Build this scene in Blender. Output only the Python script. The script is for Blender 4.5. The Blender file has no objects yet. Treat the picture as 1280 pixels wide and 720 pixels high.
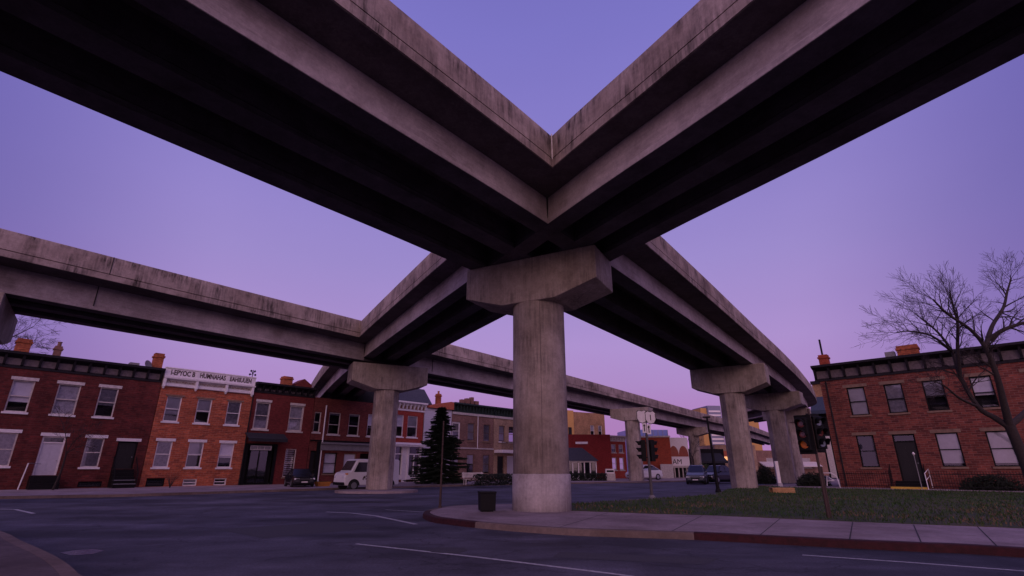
import bpy, bmesh, math, random
from mathutils import Vector, Matrix
R = math.radians
random.seed(7)
scene = bpy.context.scene
COL = scene.collection

# ------------------------------------------------------------------ camera
F, HOR, CAMH = 640.0, 587.0, 1.3
TH = math.atan((HOR - 360) / F)
cam_d = bpy.data.cameras.new('camera')
cam_d.sensor_width = 36.0
cam_d.lens = 36.0 * F / 1280
cam_d.clip_start = 0.1
cam_d.clip_end = 4000
cam = bpy.data.objects.new('camera', cam_d)
cam.location = (0, 0, CAMH)
cam.rotation_euler = (R(90) + TH, 0, 0)
COL.objects.link(cam)
scene.camera = cam

def G(u, v, z=0.0):
    """survey: the point at height z seen at a place in the 1280x720 photograph"""
    x = (u - 640) / F; y = (360 - v) / F
    w = math.cos(TH) - math.sin(TH) * y; p = math.sin(TH) + math.cos(TH) * y
    t = (z - CAMH) / p
    return (x * t, w * t)

def D(u, v, d):
    """survey: the point at ground distance d"""
    x = (u - 640) / F; y = (360 - v) / F
    w = math.cos(TH) - math.sin(TH) * y; p = math.sin(TH) + math.cos(TH) * y
    t = d / w
    return (x * t, CAMH + p * t)

# ------------------------------------------------------------------ materials
def newmat(name):
    m = bpy.data.materials.new(name); m.use_nodes = True
    nt = m.node_tree
    return m, nt, nt.nodes['Principled BSDF']

def N(nt, t, **kw):
    n = nt.nodes.new(t)
    for k, v in kw.items():
        if k in n.inputs: n.inputs[k].default_value = v
        else: setattr(n, k, v)
    return n

def c4(c, k=1.0): return (c[0] * k, c[1] * k, c[2] * k, 1)

def plain(name, col, rough=0.6, metal=0.0, var=0.18, scale=6.0, spec=0.4, bump=0.0):
    m, nt, b = newmat(name)
    tc = N(nt, 'ShaderNodeTexCoord')
    no = N(nt, 'ShaderNodeTexNoise', Scale=scale, Detail=6.0, Roughness=0.65)
    nt.links.new(tc.outputs['Object'], no.inputs['Vector'])
    ra = N(nt, 'ShaderNodeValToRGB')
    ra.color_ramp.elements[0].position = .3; ra.color_ramp.elements[1].position = .72
    ra.color_ramp.elements[0].color = c4(col, 1 - var); ra.color_ramp.elements[1].color = c4(col, 1 + var)
    nt.links.new(no.outputs['Fac'], ra.inputs['Fac'])
    nt.links.new(ra.outputs['Color'], b.inputs['Base Color'])
    b.inputs['Roughness'].default_value = rough; b.inputs['Metallic'].default_value = metal
    b.inputs['Specular IOR Level'].default_value = spec
    if bump:
        bp = N(nt, 'ShaderNodeBump', Strength=bump, Distance=0.02)
        nt.links.new(no.outputs['Fac'], bp.inputs['Height']); nt.links.new(bp.outputs['Normal'], b.inputs['Normal'])
    return m

def concrete(name, col, streak=0.5, mscale=(5.5, 5.5, .42)):
    m, nt, b = newmat(name)
    L = nt.links.new
    tc = N(nt, 'ShaderNodeTexCoord')
    mp = N(nt, 'ShaderNodeMapping'); mp.inputs['Scale'].default_value = mscale
    L(tc.outputs['Object'], mp.inputs['Vector'])
    st = N(nt, 'ShaderNodeTexNoise', Scale=2.2, Detail=7.0, Roughness=0.7); L(mp.outputs[0], st.inputs['Vector'])
    big = N(nt, 'ShaderNodeTexNoise', Scale=0.55, Detail=5.0, Roughness=0.6); L(tc.outputs['Object'], big.inputs['Vector'])
    fine = N(nt, 'ShaderNodeTexNoise', Scale=14.0, Detail=8.0, Roughness=0.75); L(tc.outputs['Object'], fine.inputs['Vector'])
    r1 = N(nt, 'ShaderNodeMapRange'); r1.inputs['From Min'].default_value = .35; r1.inputs['From Max'].default_value = .7
    r1.inputs['To Min'].default_value = 1 - streak; r1.inputs['To Max'].default_value = 1.15; L(st.outputs['Fac'], r1.inputs['Value'])
    r2 = N(nt, 'ShaderNodeMapRange'); r2.inputs['From Min'].default_value = .3; r2.inputs['From Max'].default_value = .7
    r2.inputs['To Min'].default_value = .62; r2.inputs['To Max'].default_value = 1.24; L(big.outputs['Fac'], r2.inputs['Value'])
    r3 = N(nt, 'ShaderNodeMapRange'); r3.inputs['From Min'].default_value = .3; r3.inputs['From Max'].default_value = .7
    r3.inputs['To Min'].default_value = .82; r3.inputs['To Max'].default_value = 1.14; L(fine.outputs['Fac'], r3.inputs['Value'])
    mk = N(nt, 'ShaderNodeTexNoise', Scale=.9, Detail=4.0, Roughness=.6); mp3 = N(nt, 'ShaderNodeMapping'); mp3.inputs['Location'].default_value = (7, 3, 1); L(tc.outputs['Object'], mp3.inputs['Vector']); L(mp3.outputs[0], mk.inputs['Vector'])
    mkr = N(nt, 'ShaderNodeMapRange'); mkr.inputs['From Min'].default_value = .38; mkr.inputs['From Max'].default_value = .64; mkr.inputs['To Min'].default_value = .1; mkr.inputs['To Max'].default_value = 1.25; L(mk.outputs['Fac'], mkr.inputs['Value'])
    s1 = N(nt, 'ShaderNodeMath', operation='SUBTRACT'); L(r1.outputs[0], s1.inputs[0]); s1.inputs[1].default_value = 1.0
    s2 = N(nt, 'ShaderNodeMath', operation='MULTIPLY_ADD'); L(s1.outputs[0], s2.inputs[0]); L(mkr.outputs[0], s2.inputs[1]); s2.inputs[2].default_value = 1.0
    mid = N(nt, 'ShaderNodeTexNoise', Scale=3.1, Detail=6.0, Roughness=.7); L(tc.outputs['Object'], mid.inputs['Vector'])
    r4 = N(nt, 'ShaderNodeMapRange'); r4.inputs['From Min'].default_value = .34; r4.inputs['From Max'].default_value = .62; r4.inputs['To Min'].default_value = .84; r4.inputs['To Max'].default_value = 1.07; L(mid.outputs['Fac'], r4.inputs['Value'])
    s3 = N(nt, 'ShaderNodeMath', operation='MULTIPLY'); L(s2.outputs[0], s3.inputs[0]); L(r4.outputs[0], s3.inputs[1])
    m1 = N(nt, 'ShaderNodeMath', operation='MULTIPLY'); L(s3.outputs[0], m1.inputs[0]); L(r2.outputs[0], m1.inputs[1])
    m2 = N(nt, 'ShaderNodeMath', operation='MULTIPLY'); L(m1.outputs[0], m2.inputs[0]); L(r3.outputs[0], m2.inputs[1])
    tint = N(nt, 'ShaderNodeMix', data_type='RGBA')
    tint.inputs['A'].default_value = c4((col[0] * 1.05, col[1] * .93, col[2] * .82)); tint.inputs['B'].default_value = c4(col)
    L(r2.outputs[0], tint.inputs['Factor'])
    vm = N(nt, 'ShaderNodeVectorMath', operation='SCALE'); L(tint.outputs['Result'], vm.inputs[0]); L(m2.outputs[0], vm.inputs['Scale'])
    L(vm.outputs[0], b.inputs['Base Color'])
    b.inputs['Roughness'].default_value = .88; b.inputs['Specular IOR Level'].default_value = .25
    bp = N(nt, 'ShaderNodeBump', Strength=.35, Distance=.012); L(fine.outputs['Fac'], bp.inputs['Height']); L(bp.outputs['Normal'], b.inputs['Normal'])
    return m

def brick(name, a, bcol, mortar, bw=.24, rh=.085, grime=.35):
    m, nt, b = newmat(name)
    L = nt.links.new
    tc = N(nt, 'ShaderNodeTexCoord')
    sp = N(nt, 'ShaderNodeSeparateXYZ'); L(tc.outputs['Object'], sp.inputs[0])
    ad = N(nt, 'ShaderNodeMath', operation='ADD'); L(sp.outputs['X'], ad.inputs[0]); L(sp.outputs['Y'], ad.inputs[1])
    cb = N(nt, 'ShaderNodeCombineXYZ'); L(ad.outputs[0], cb.inputs['X']); L(sp.outputs['Z'], cb.inputs['Y'])
    br = N(nt, 'ShaderNodeTexBrick')
    br.inputs['Scale'].default_value = 1.0; br.inputs['Brick Width'].default_value = bw; br.inputs['Row Height'].default_value = rh
    br.inputs['Mortar Size'].default_value = .011; br.inputs['Mortar Smooth'].default_value = .3; br.inputs['Bias'].default_value = -.1
    br.inputs['Color1'].default_value = c4(a); br.inputs['Color2'].default_value = c4(bcol); br.inputs['Mortar'].default_value = c4(mortar)
    L(cb.outputs[0], br.inputs['Vector'])
    no = N(nt, 'ShaderNodeTexNoise', Scale=.8, Detail=7.0, Roughness=.7); L(tc.outputs['Object'], no.inputs['Vector'])
    mp2 = N(nt, 'ShaderNodeMapping'); mp2.inputs['Scale'].default_value = (2.2, 9.0, 1.0); L(cb.outputs[0], mp2.inputs['Vector'])
    n2 = N(nt, 'ShaderNodeTexNoise', Scale=1.6, Detail=4.0, Roughness=.7); L(mp2.outputs[0], n2.inputs['Vector'])
    r1 = N(nt, 'ShaderNodeMapRange'); r1.inputs['From Min'].default_value = .3; r1.inputs['From Max'].default_value = .68
    r1.inputs['To Min'].default_value = 1 - grime; r1.inputs['To Max'].default_value = 1.2; L(no.outputs['Fac'], r1.inputs['Value'])
    r2 = N(nt, 'ShaderNodeMapRange'); r2.inputs['From Min'].default_value = .3; r2.inputs['From Max'].default_value = .7
    r2.inputs['To Min'].default_value = .62; r2.inputs['To Max'].default_value = 1.4; L(n2.outputs['Fac'], r2.inputs['Value'])
    mu = N(nt, 'ShaderNodeMath', operation='MULTIPLY'); L(r1.outputs[0], mu.inputs[0]); L(r2.outputs[0], mu.inputs[1])
    vm = N(nt, 'ShaderNodeVectorMath', operation='SCALE'); L(br.outputs['Color'], vm.inputs[0]); L(mu.outputs[0], vm.inputs['Scale'])
    L(vm.outputs[0], b.inputs['Base Color']); b.inputs['Roughness'].default_value = .85; b.inputs['Specular IOR Level'].default_value = .2
    bp = N(nt, 'ShaderNodeBump', Strength=.5, Distance=.01); L(br.outputs['Fac'], bp.inputs['Height']); bp.invert = True
    L(bp.outputs['Normal'], b.inputs['Normal'])
    return m

def glass(name, k=.16, tint=(.55, .55, .6)):
    m = bpy.data.materials.new(name); m.use_nodes = True
    nt = m.node_tree; nt.nodes.clear()
    o = N(nt, 'ShaderNodeOutputMaterial'); t = N(nt, 'ShaderNodeBsdfTransparent', Color=c4(tint)); g = N(nt, 'ShaderNodeBsdfGlossy', Roughness=.03)
    tc = N(nt, 'ShaderNodeTexCoord'); no = N(nt, 'ShaderNodeTexNoise', Scale=1.3, Detail=2.0); bp = N(nt, 'ShaderNodeBump', Strength=.05, Distance=.03)
    nt.links.new(tc.outputs['Object'], no.inputs['Vector']); nt.links.new(no.outputs['Fac'], bp.inputs['Height']); nt.links.new(bp.outputs['Normal'], g.inputs['Normal'])
    fr = N(nt, 'ShaderNodeFresnel', IOR=1.5); ad = N(nt, 'ShaderNodeMath', operation='ADD'); ad.use_clamp = True; ad.inputs[1].default_value = k
    nt.links.new(fr.outputs[0], ad.inputs[0])
    mx = N(nt, 'ShaderNodeMixShader'); nt.links.new(ad.outputs[0], mx.inputs[0]); nt.links.new(t.outputs[0], mx.inputs[1]); nt.links.new(g.outputs[0], mx.inputs[2])
    nt.links.new(mx.outputs[0], o.inputs['Surface'])
    return m

def glow(name, col, s):
    m, nt, b = newmat(name)
    b.inputs['Base Color'].default_value = c4(col); b.inputs['Emission Color'].default_value = c4(col); b.inputs['Emission Strength'].default_value = s
    return m

def asphalt():
    m, nt, b = newmat('asphalt'); L = nt.links.new
    tc = N(nt, 'ShaderNodeTexCoord')
    rot = N(nt, 'ShaderNodeMapping'); rot.inputs['Rotation'].default_value = (0, 0, R(24)); rot.inputs['Scale'].default_value = (.12, .55, 1)
    L(tc.outputs['Object'], rot.inputs['Vector'])
    st = N(nt, 'ShaderNodeTexNoise', Scale=1.0, Detail=6.0, Roughness=.6); L(rot.outputs[0], st.inputs['Vector'])
    big = N(nt, 'ShaderNodeTexNoise', Scale=.35, Detail=6.0, Roughness=.65); L(tc.outputs['Object'], big.inputs['Vector'])
    fine = N(nt, 'ShaderNodeTexNoise', Scale=24.0, Detail=8.0, Roughness=.85); L(tc.outputs['Object'], fine.inputs['Vector'])
    vo = N(nt, 'ShaderNodeTexVoronoi', Scale=.33, feature='DISTANCE_TO_EDGE')
    wn = N(nt, 'ShaderNodeTexNoise', Scale=1.6, Detail=4.0); L(tc.outputs['Object'], wn.inputs['Vector'])
    wa = N(nt, 'ShaderNodeVectorMath', operation='MULTIPLY_ADD'); wa.inputs[1].default_value = (1.4, 1.4, 0); L(wn.outputs['Color'], wa.inputs[0]); L(tc.outputs['Object'], wa.inputs[2])
    L(wa.outputs[0], vo.inputs['Vector'])
    def mr(src, a, bb, c, d):
        r = N(nt, 'ShaderNodeMapRange'); r.inputs['From Min'].default_value = a; r.inputs['From Max'].default_value = bb
        r.inputs['To Min'].default_value = c; r.inputs['To Max'].default_value = d; L(src, r.inputs['Value']); return r.outputs[0]
    def mul(a, bb):
        q = N(nt, 'ShaderNodeMath', operation='MULTIPLY'); L(a, q.inputs[0]); L(bb, q.inputs[1]); return q.outputs[0]
    k = mul(mul(mr(st.outputs['Fac'], .35, .64, .38, 1.4), mr(big.outputs['Fac'], .38, .62, .48, 1.45)), mr(fine.outputs['Fac'], .3, .7, .35, 1.75))
    k = mul(k, mr(vo.outputs['Distance'], .0, .012, .55, 1.0))
    vm = N(nt, 'ShaderNodeVectorMath', operation='SCALE'); vm.inputs[0].default_value = ASPH; L(k, vm.inputs['Scale'])
    L(vm.outputs[0], b.inputs['Base Color'])
    L(mr(st.outputs['Fac'], .3, .7, .62, .9), b.inputs['Roughness']); b.inputs['Specular IOR Level'].default_value = .3
    bp = N(nt, 'ShaderNodeBump', Strength=.5, Distance=.008); L(fine.outputs['Fac'], bp.inputs['Height']); L(bp.outputs['Normal'], b.inputs['Normal'])
    return m

ASPH = (.066, .063, .088)
M = {}
M['asphalt'] = asphalt()
M['conc'] = concrete('viaduct concrete', (.45, .38, .40), .22, (.35, .35, 5.0))  # lit copy of the girder concrete, paler and bluer, for outer faces
M['conc_fascia'] = concrete('stained parapet concrete', (.41, .325, .29), .8, (4.2, 4.2, .38))
M['conc_pier'] = concrete('pier concrete', (.41, .34, .305), .5)
M['conc_base'] = concrete('painted pier base', (.46, .41, .42), .2)
M['sooty'] = concrete('sooty concrete', (.10, .085, .095), .3, (.35, .35, 5.0))  # girder concrete with the shade under the deck put into its colour
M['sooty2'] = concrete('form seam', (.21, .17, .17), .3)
M['soffit'] = concrete('deck soffit concrete', (.12, .10, .105), .3)  # darkened so the underside's shade is part of the colour
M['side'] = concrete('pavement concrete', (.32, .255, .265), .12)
M['side_dark'] = concrete('grimy pavement concrete', (.12, .092, .098), .15)  # darker tone for the bottom left pavement
M['kerb'] = concrete('kerb concrete', (.17, .125, .115), .1, (.8, .8, .8))
M['kerb_red'] = plain('faded red kerb paint', (.036, .0045, .007), .85, var=.5, scale=9)
M['joint'] = plain('joint filler', (.03, .027, .028), .9)
M['paint'] = plain('worn road paint', (.42, .42, .44), .7, var=.4, scale=14)
M['wet'] = plain('smooth patch', (.13, .13, .20), .22, var=.2)
M['crack'] = plain('tar crack', (.018, .017, .02), .9)
M['patch'] = plain('newer asphalt patch', (.05, .048, .06), .85, var=.25, scale=20)
M['ground'] = plain('bare ground', (.06, .055, .05), .9)
M['soil'] = plain('lawn soil', (.038, .048, .02), .95, var=.5, scale=1.5, bump=.6)
def two_tone(mat, a, b_, scale):
    nt = mat.node_tree; bs = nt.nodes['Principled BSDF']; tc = N(nt, 'ShaderNodeTexCoord'); no = N(nt, 'ShaderNodeTexNoise', Scale=scale, Detail=5.0, Roughness=.7)
    nt.links.new(tc.outputs['Object'], no.inputs['Vector']); ra = N(nt, 'ShaderNodeValToRGB'); e = ra.color_ramp.elements
    e[0].position = .42; e[0].color = c4(a); e[1].position = .62; e[1].color = c4(b_)
    nt.links.new(no.outputs['Fac'], ra.inputs['Fac']); nt.links.new(ra.outputs['Color'], bs.inputs['Base Color'])
two_tone(M['soil'], (.026, .046, .013), (.07, .06, .028), .55)
M['grass'] = plain('grass blades', (.042, .064, .018), .8, var=.55, scale=.7)
two_tone(M['grass'], (.028, .072, .012), (.05, .082, .02), .55)
M['straw'] = plain('dry grass', (.20, .125, .07), .9, var=.4, scale=3)
M['brickA'] = brick('dark red brick', (.15, .030, .027), (.085, .020, .02), (.11, .048, .043), .4, .135, grime=.5)
M['brickB'] = brick('orange red brick', (.50, .125, .06), (.26, .062, .04), (.40, .20, .14), .40, .135, grime=.35)
M['brickC'] = brick('painted maroon brick', (.17, .032, .03), (.15, .03, .028), (.13, .03, .03), grime=.2)
M['brickD'] = brick('maroon shop brick', (.20, .05, .04), (.15, .035, .03), (.13, .05, .045))
M['brickE'] = brick('bright red painted brick', (.37, .06, .04), (.31, .05, .035), (.27, .06, .05), grime=.18)
M['brickG'] = brick('brown brick', (.27, .145, .115), (.21, .11, .09), (.22, .15, .13))
M['brickH'] = brick('tan brick', (.42, .28, .18), (.35, .22, .15), (.33, .24, .19))
M['brickR'] = brick('red brown brick', (.235, .064, .046), (.10, .028, .026), (.21, .13, .11), .42, .14, grime=.42)
M['brickT'] = brick('far tan brick', (.34, .19, .10), (.27, .15, .08), (.27, .17, .11))
M['brickW'] = brick('far red wall', (.21, .024, .024), (.18, .022, .022), (.17, .026, .024), grime=.15)
M['brickO'] = brick('far orange red wall', (.30, .058, .03), (.25, .05, .027), (.24, .06, .04), grime=.15)
M['white'] = plain('white paint', (.78, .73, .75), .6, var=.12)
M['cream'] = plain('weathered white paint', (.58, .52, .50), .7, var=.25)
M['stone'] = plain('pale stone', (.50, .45, .43), .8, var=.22)
M['brownstone'] = plain('brown stone lintel', (.22, .14, .10), .85, var=.25)
M['black'] = plain('black paint', (.008, .0075, .009), .6, spec=.15)
M['cornice'] = plain('dark cornice paint', (.016, .014, .018), .7, var=.4, spec=.2)
M['cornice_panel'] = plain('cornice panel', (.13, .10, .11), .7, var=.35)
M['dkgreen'] = plain('dark green paint', (.02, .035, .03), .55)
M['roof'] = plain('dark roof felt', (.03, .028, .032), .9)
M['slate'] = plain('slate', (.05, .05, .065), .7, var=.3)
M['terra'] = brick('orange chimney brick', (.46, .125, .05), (.30, .075, .035), (.22, .09, .06), .22, .08, grime=.55)  # orange brick with the warm dusk light on the chimneys painted in
M['flue'] = plain('old flue brick', (.20, .10, .08), .9, var=.3)
M['steel'] = plain('galvanised steel', (.30, .30, .32), .5, .6)
M['dkgrey'] = plain('dark grey pole paint', (.085, .075, .08), .6)
M['grey'] = plain('grey paint', (.20, .19, .20), .6)
M['glass'] = glass('window glass', .07, (.86, .86, .9))
M['cglass'] = glass('car glass', .06, (.15, .15, .18))
M['dark'] = plain('dark interior', (.012, .011, .013), .8)
M['blind'] = plain('window blind', (.76, .73, .80), .8, var=.10, scale=2.5)
M['curtain'] = plain('net curtain', (.40, .38, .44), .9, var=.35, scale=5)
M['door_white'] = plain('white door paint', (.52, .50, .58), .5, var=.08)
M['door_black'] = plain('black door paint', (.012, .011, .012), .45)
M['awning'] = plain('black awning canvas', (.022, .022, .03), .8)
M['awning_blue'] = plain('dark blue canvas', (.03, .045, .075), .6)
M['tyre'] = plain('tyre rubber', (.018, .018, .02), .85)
M['rim'] = plain('wheel rim', (.35, .35, .37), .35, .7)
M['car_white'] = plain('white car paint', (.68, .66, .68), .3, var=.04, spec=.5)
M['car_black'] = plain('black car paint', (.014, .014, .018), .22, var=.1, spec=.6)
M['car_grey'] = plain('grey car paint', (.07, .08, .10), .25, .3, var=.06, spec=.6)
M['car_silver'] = plain('silver car paint', (.34, .33, .37), .3, .3, var=.05, spec=.6)
M['lamp_glass'] = plain('headlamp lens', (.7, .7, .75), .15, spec=.8)
M['lamp_red'] = plain('tail lamp lens', (.35, .02, .02), .2, spec=.7)
M['amber'] = glow('lit amber lens', (.5, .12, .025), .06)
M['lens'] = plain('unlit signal lens', (.26, .29, .42), .12, spec=1.0)
M['lens_red'] = plain('unlit red lens', (.17, .05, .05), .15, spec=.8)
M['warm'] = glow('warm lit window', (1.0, .52, .2), .8)
M['bark'] = plain('bark', (.034, .025, .024), .95, var=.4, scale=14, bump=.6)
M['twig'] = plain('twigs', (.042, .029, .030), .95)
M['needle'] = plain('spruce needles', (.022, .034, .022), .9, var=.4, scale=3)
M['hedge'] = plain('hedge leaves', (.014, .02, .012), .9, var=.5, scale=5)
M['shrub'] = plain('shrub leaves', (.05, .075, .025), .9, var=.5, scale=5)
M['wood'] = plain('raw wood', (.45, .25, .11), .8, var=.25)
M['orange'] = plain('orange paint', (.62, .25, .05), .7)
M['yellow'] = plain('yellow step paint', (.62, .40, .06), .7)
M['rust'] = plain('weathered brown steel', (.055, .032, .028), .7, var=.35)
M['yellow_wall'] = plain('ochre render', (.52, .29, .10), .85, var=.12)  # warm light on far walls, painted in as wall colour
M['blueglass'] = plain('blue glazing', (.10, .15, .42), .3, spec=.8)
M['mural'] = plain('brown red mural paint', (.30, .08, .05), .7)
M['tower'] = plain('office tower wall', (.22, .22, .33), .6)
M['clap'] = plain('white clapboard', (.60, .58, .66), .7, var=.06)
M['redroof'] = plain('orange red roof', (.42, .11, .06), .8)

# ------------------------------------------------------------------ mesh helpers
class MB:
    def __init__(s): s.v = []; s.f = []; s.sm = []
    def add(s, vs, fs, smooth=False):
        o = len(s.v); s.v += [tuple(p) for p in vs]
        for f in fs: s.f.append(tuple(i + o for i in f)); s.sm.append(smooth)
        return s
    def box(s, x0, x1, y0, y1, z0, z1):
        vs = [(x, y, z) for z in (z0, z1) for y in (y0, y1) for x in (x0, x1)]
        return s.add(vs, [(0, 2, 3, 1), (4, 5, 7, 6), (0, 1, 5, 4), (2, 6, 7, 3), (0, 4, 6, 2), (1, 3, 7, 5)])
    def quad(s, a, b, c, d): return s.add([a, b, c, d], [(0, 1, 2, 3)])
    def prism(s, poly, z0, z1):
        n = len(poly)
        vs = [(p[0], p[1], z0) for p in poly] + [(p[0], p[1], z1) for p in poly]
        return s.add(vs, [tuple(range(n))[::-1], tuple(range(n, 2 * n))] + [(i, (i + 1) % n, n + (i + 1) % n, n + i) for i in range(n)])
    def profile_x(s, prof, x0, x1):      # (y,z) polygon extruded along x
        n = len(prof)
        vs = [(x0, p[0], p[1]) for p in prof] + [(x1, p[0], p[1]) for p in prof]
        return s.add(vs, [tuple(range(n)), tuple(range(n, 2 * n))[::-1]] + [(i, n + i, n + (i + 1) % n, (i + 1) % n) for i in range(n)])
    def profile_y(s, prof, y0, y1):      # (x,z) polygon extruded along y
        n = len(prof)
        vs = [(p[0], y0, p[1]) for p in prof] + [(p[0], y1, p[1]) for p in prof]
        return s.add(vs, [tuple(range(n)), tuple(range(n, 2 * n))[::-1]] + [(i, n + i, n + (i + 1) % n, (i + 1) % n) for i in range(n)])
    def tube(s, pts, rad, sides=8, smooth=True, cap=True):
        pts = [Vector(p) for p in pts]
        if not isinstance(rad, (list, tuple)): rad = [rad] * len(pts)
        o = []; prev = None
        vs = []
        for i, p in enumerate(pts):
            t = (pts[min(i + 1, len(pts) - 1)] - pts[max(i - 1, 0)])
            if t.length < 1e-9: t = Vector((0, 0, 1))
            t.normalize()
            ref = prev if prev is not None else (Vector((1, 0, 0)) if abs(t.x) < .9 else Vector((0, 1, 0)))
            a = (ref - t * ref.dot(t)); a.normalize(); prev = a
            b = t.cross(a)
            for k in range(sides):
                q = 2 * math.pi * k / sides
                vs.append(p + (a * math.cos(q) + b * math.sin(q)) * rad[i])
        fs = []
        for i in range(len(pts) - 1):
            for k in range(sides):
                fs.append((i * sides + k, i * sides + (k + 1) % sides, (i + 1) * sides + (k + 1) % sides, (i + 1) * sides + k))
        s.add(vs, fs, smooth)
        if cap:
            n = len(pts) - 1
            s.add(vs[:sides], [tuple(range(sides))[::-1]]); s.add(vs[n * sides:], [tuple(range(sides))])
        return s
    def lathe(s, prof, c=(0, 0, 0), sides=16, smooth=False, phase=0.0):   # (r,z) about z
        vs = []
        for r, z in prof:
            for k in range(sides):
                q = 2 * math.pi * (k + .5) / sides + phase
                vs.append((c[0] + r * math.cos(q), c[1] + r * math.sin(q), c[2] + z))
        fs = []
        for i in range(len(prof) - 1):
            for k in range(sides):
                fs.append((i * sides + k, i * sides + (k + 1) % sides, (i + 1) * sides + (k + 1) % sides, (i + 1) * sides + k))
        n = len(prof) - 1
        s.add(vs, fs + [tuple(range(sides))[::-1], tuple(n * sides + k for k in range(sides))], smooth)
        return s
    def disc_y(s, cx, cy, cz, r, h, sides=16, smooth=False):  # cylinder along y
        return s.tube([(cx, cy - h / 2, cz), (cx, cy + h / 2, cz)], r, sides, smooth)
    def build(s, name, mat, parent=None, bevel=0, loc=None):
        me = bpy.data.meshes.new(name); me.from_pydata(s.v, [], s.f)
        for p, sm in zip(me.polygons, s.sm): p.use_smooth = sm
        bm = bmesh.new(); bm.from_mesh(me); bmesh.ops.recalc_face_normals(bm, faces=bm.faces); bm.to_mesh(me); bm.free()
        me.materials.append(M[mat] if isinstance(mat, str) else mat)
        o = bpy.data.objects.new(name, me); COL.objects.link(o)
        if parent is not None: o.parent = parent
        if loc is not None: o.location = loc
        if bevel:
            b = o.modifiers.new('bevel', 'BEVEL'); b.width = bevel; b.segments = 2; b.limit_method = 'ANGLE'; b.angle_limit = R(35)
        return o

def tag(o, label=None, cat=None, group=None, kind=None):
    if label: o['label'] = label
    if cat: o['category'] = cat
    if group: o['group'] = group
    if kind: o['kind'] = kind
    return o

def thing(name, label, cat, loc=(0, 0, 0), rz=0.0, group=None):
    o = bpy.data.objects.new(name, None); COL.objects.link(o)
    o.empty_display_size = .3
    o.location = loc; o.rotation_euler = (0, 0, rz)
    return tag(o, label, cat, group)

def struct(mb, name, mat, parent=None):
    o = mb.build(name, mat, parent)
    if parent is None: o['kind'] = 'structure'
    return o

def copy_tree(src, parent=None):
    c = src.copy(); COL.objects.link(c)
    if parent is not None: c.parent = parent
    for ch in list(src.children): copy_tree(ch, c)
    return c

def text_mesh(txt, size, mat, name, parent, xform, ext=.015, squeeze=1.0, bold=.0):
    cu = bpy.data.curves.new('lettering', 'FONT'); cu.body = txt; cu.size = size; cu.extrude = ext; cu.offset = size * bold; cu.align_x = 'CENTER'; cu.align_y = 'CENTER'
    to = bpy.data.objects.new('lettering_source', cu); COL.objects.link(to)
    dg = bpy.context.evaluated_depsgraph_get()
    me = bpy.data.meshes.new_from_object(to.evaluated_get(dg))
    bpy.data.objects.remove(to); bpy.data.curves.remove(cu)
    me.transform(xform @ Matrix.Diagonal((squeeze, 1, 1, 1)))
    me.materials.clear(); me.materials.append(M[mat]); me.name = name
    o = bpy.data.objects.new(name, me); COL.objects.link(o); o.parent = parent
    return o

# ------------------------------------------------------------------ ground, roads, pavements
Z = .13
struct(MB().quad((-1800, -1800, -.03), (1800, -1800, -.03), (1800, 1800, -.03), (-1800, 1800, -.03)), 'ground', 'ground')
road = struct(MB().quad((-120, -40, 0), (160, -40, 0), (160, 190, 0), (-120, 190, 0)), 'road', 'asphalt')

def ribbon(pts, w, z=.004):
    mb = MB(); P = [Vector((p[0], p[1])) for p in pts]
    L = []
    for i, p in enumerate(P):
        t = (P[min(i + 1, len(P) - 1)] - P[max(i - 1, 0)]).normalized(); n = Vector((-t.y, t.x))
        L.append((p + n * w / 2, p - n * w / 2))
    for i in range(len(P) - 1):
        a, b = L[i]; c, d = L[i + 1]
        mb.quad((b.x, b.y, z), (d.x, d.y, z), (c.x, c.y, z), (a.x, a.y, z))
    return mb
for pts, w in [([G(-40, 637), G(0, 636.5), G(20, 637), G(42, 642)], .12), ([G(408, 640), G(440, 641.5), G(470, 645), G(520, 655.5)], .13),
               ([G(482, 637.3), G(530, 640)], .09), ([G(445, 680), G(600, 697), G(770, 718), G(860, 731)], .085), ([G(1003, 694), G(1140, 703.5), G(1280, 714), G(1330, 718)], .085)]:
    struct(ribbon(pts, w), 'painted_line', 'paint', road)
pch = [G(75, 691), G(88, 694.5), G(115, 693), G(131, 688.5), G(118, 686.5), G(95, 688)]
struct(MB().add([(p[0], p[1], .004) for p in pch], [tuple(range(len(pch)))]), 'smooth_patch', 'wet', road)

CRACKS = [[G(0, 667), G(60, 662), G(110, 663), G(180, 655), G(235, 654)], [G(180, 655), G(260, 650), G(330, 651)], [G(330, 700), G(420, 692), G(470, 697), G(560, 706), G(640, 704)],
          [G(610, 676), G(700, 682), G(760, 680), G(860, 690), G(960, 692)], [G(800, 705), G(880, 712), G(950, 709)]]
rc = random.Random(44)
for c_ in CRACKS:
    pts = []
    for i in range(len(c_) - 1):
        for k in range(7):
            t_ = k / 7; pts.append((c_[i][0] + (c_[i + 1][0] - c_[i][0]) * t_ + rc.gauss(0, .05), c_[i][1] + (c_[i + 1][1] - c_[i][1]) * t_ + rc.gauss(0, .05)))
    struct(ribbon(pts + [c_[-1]], .014, .004), 'road_crack', 'crack', road)
for pl in ([G(270, 662), G(420, 652), G(470, 660), G(330, 673)], [G(700, 690), G(900, 698), G(880, 706), G(690, 697)]):
    struct(MB().add([(p[0], p[1], .0025) for p in pl], [(0, 1, 2, 3)]), 'road_patch', 'patch', road)
mh = G(560, 688); struct(MB().lathe([(.33, 0), (.33, .006), (.3, .007)], (mh[0], mh[1], 0), 24), 'manhole_cover', 'patch', road)

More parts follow.
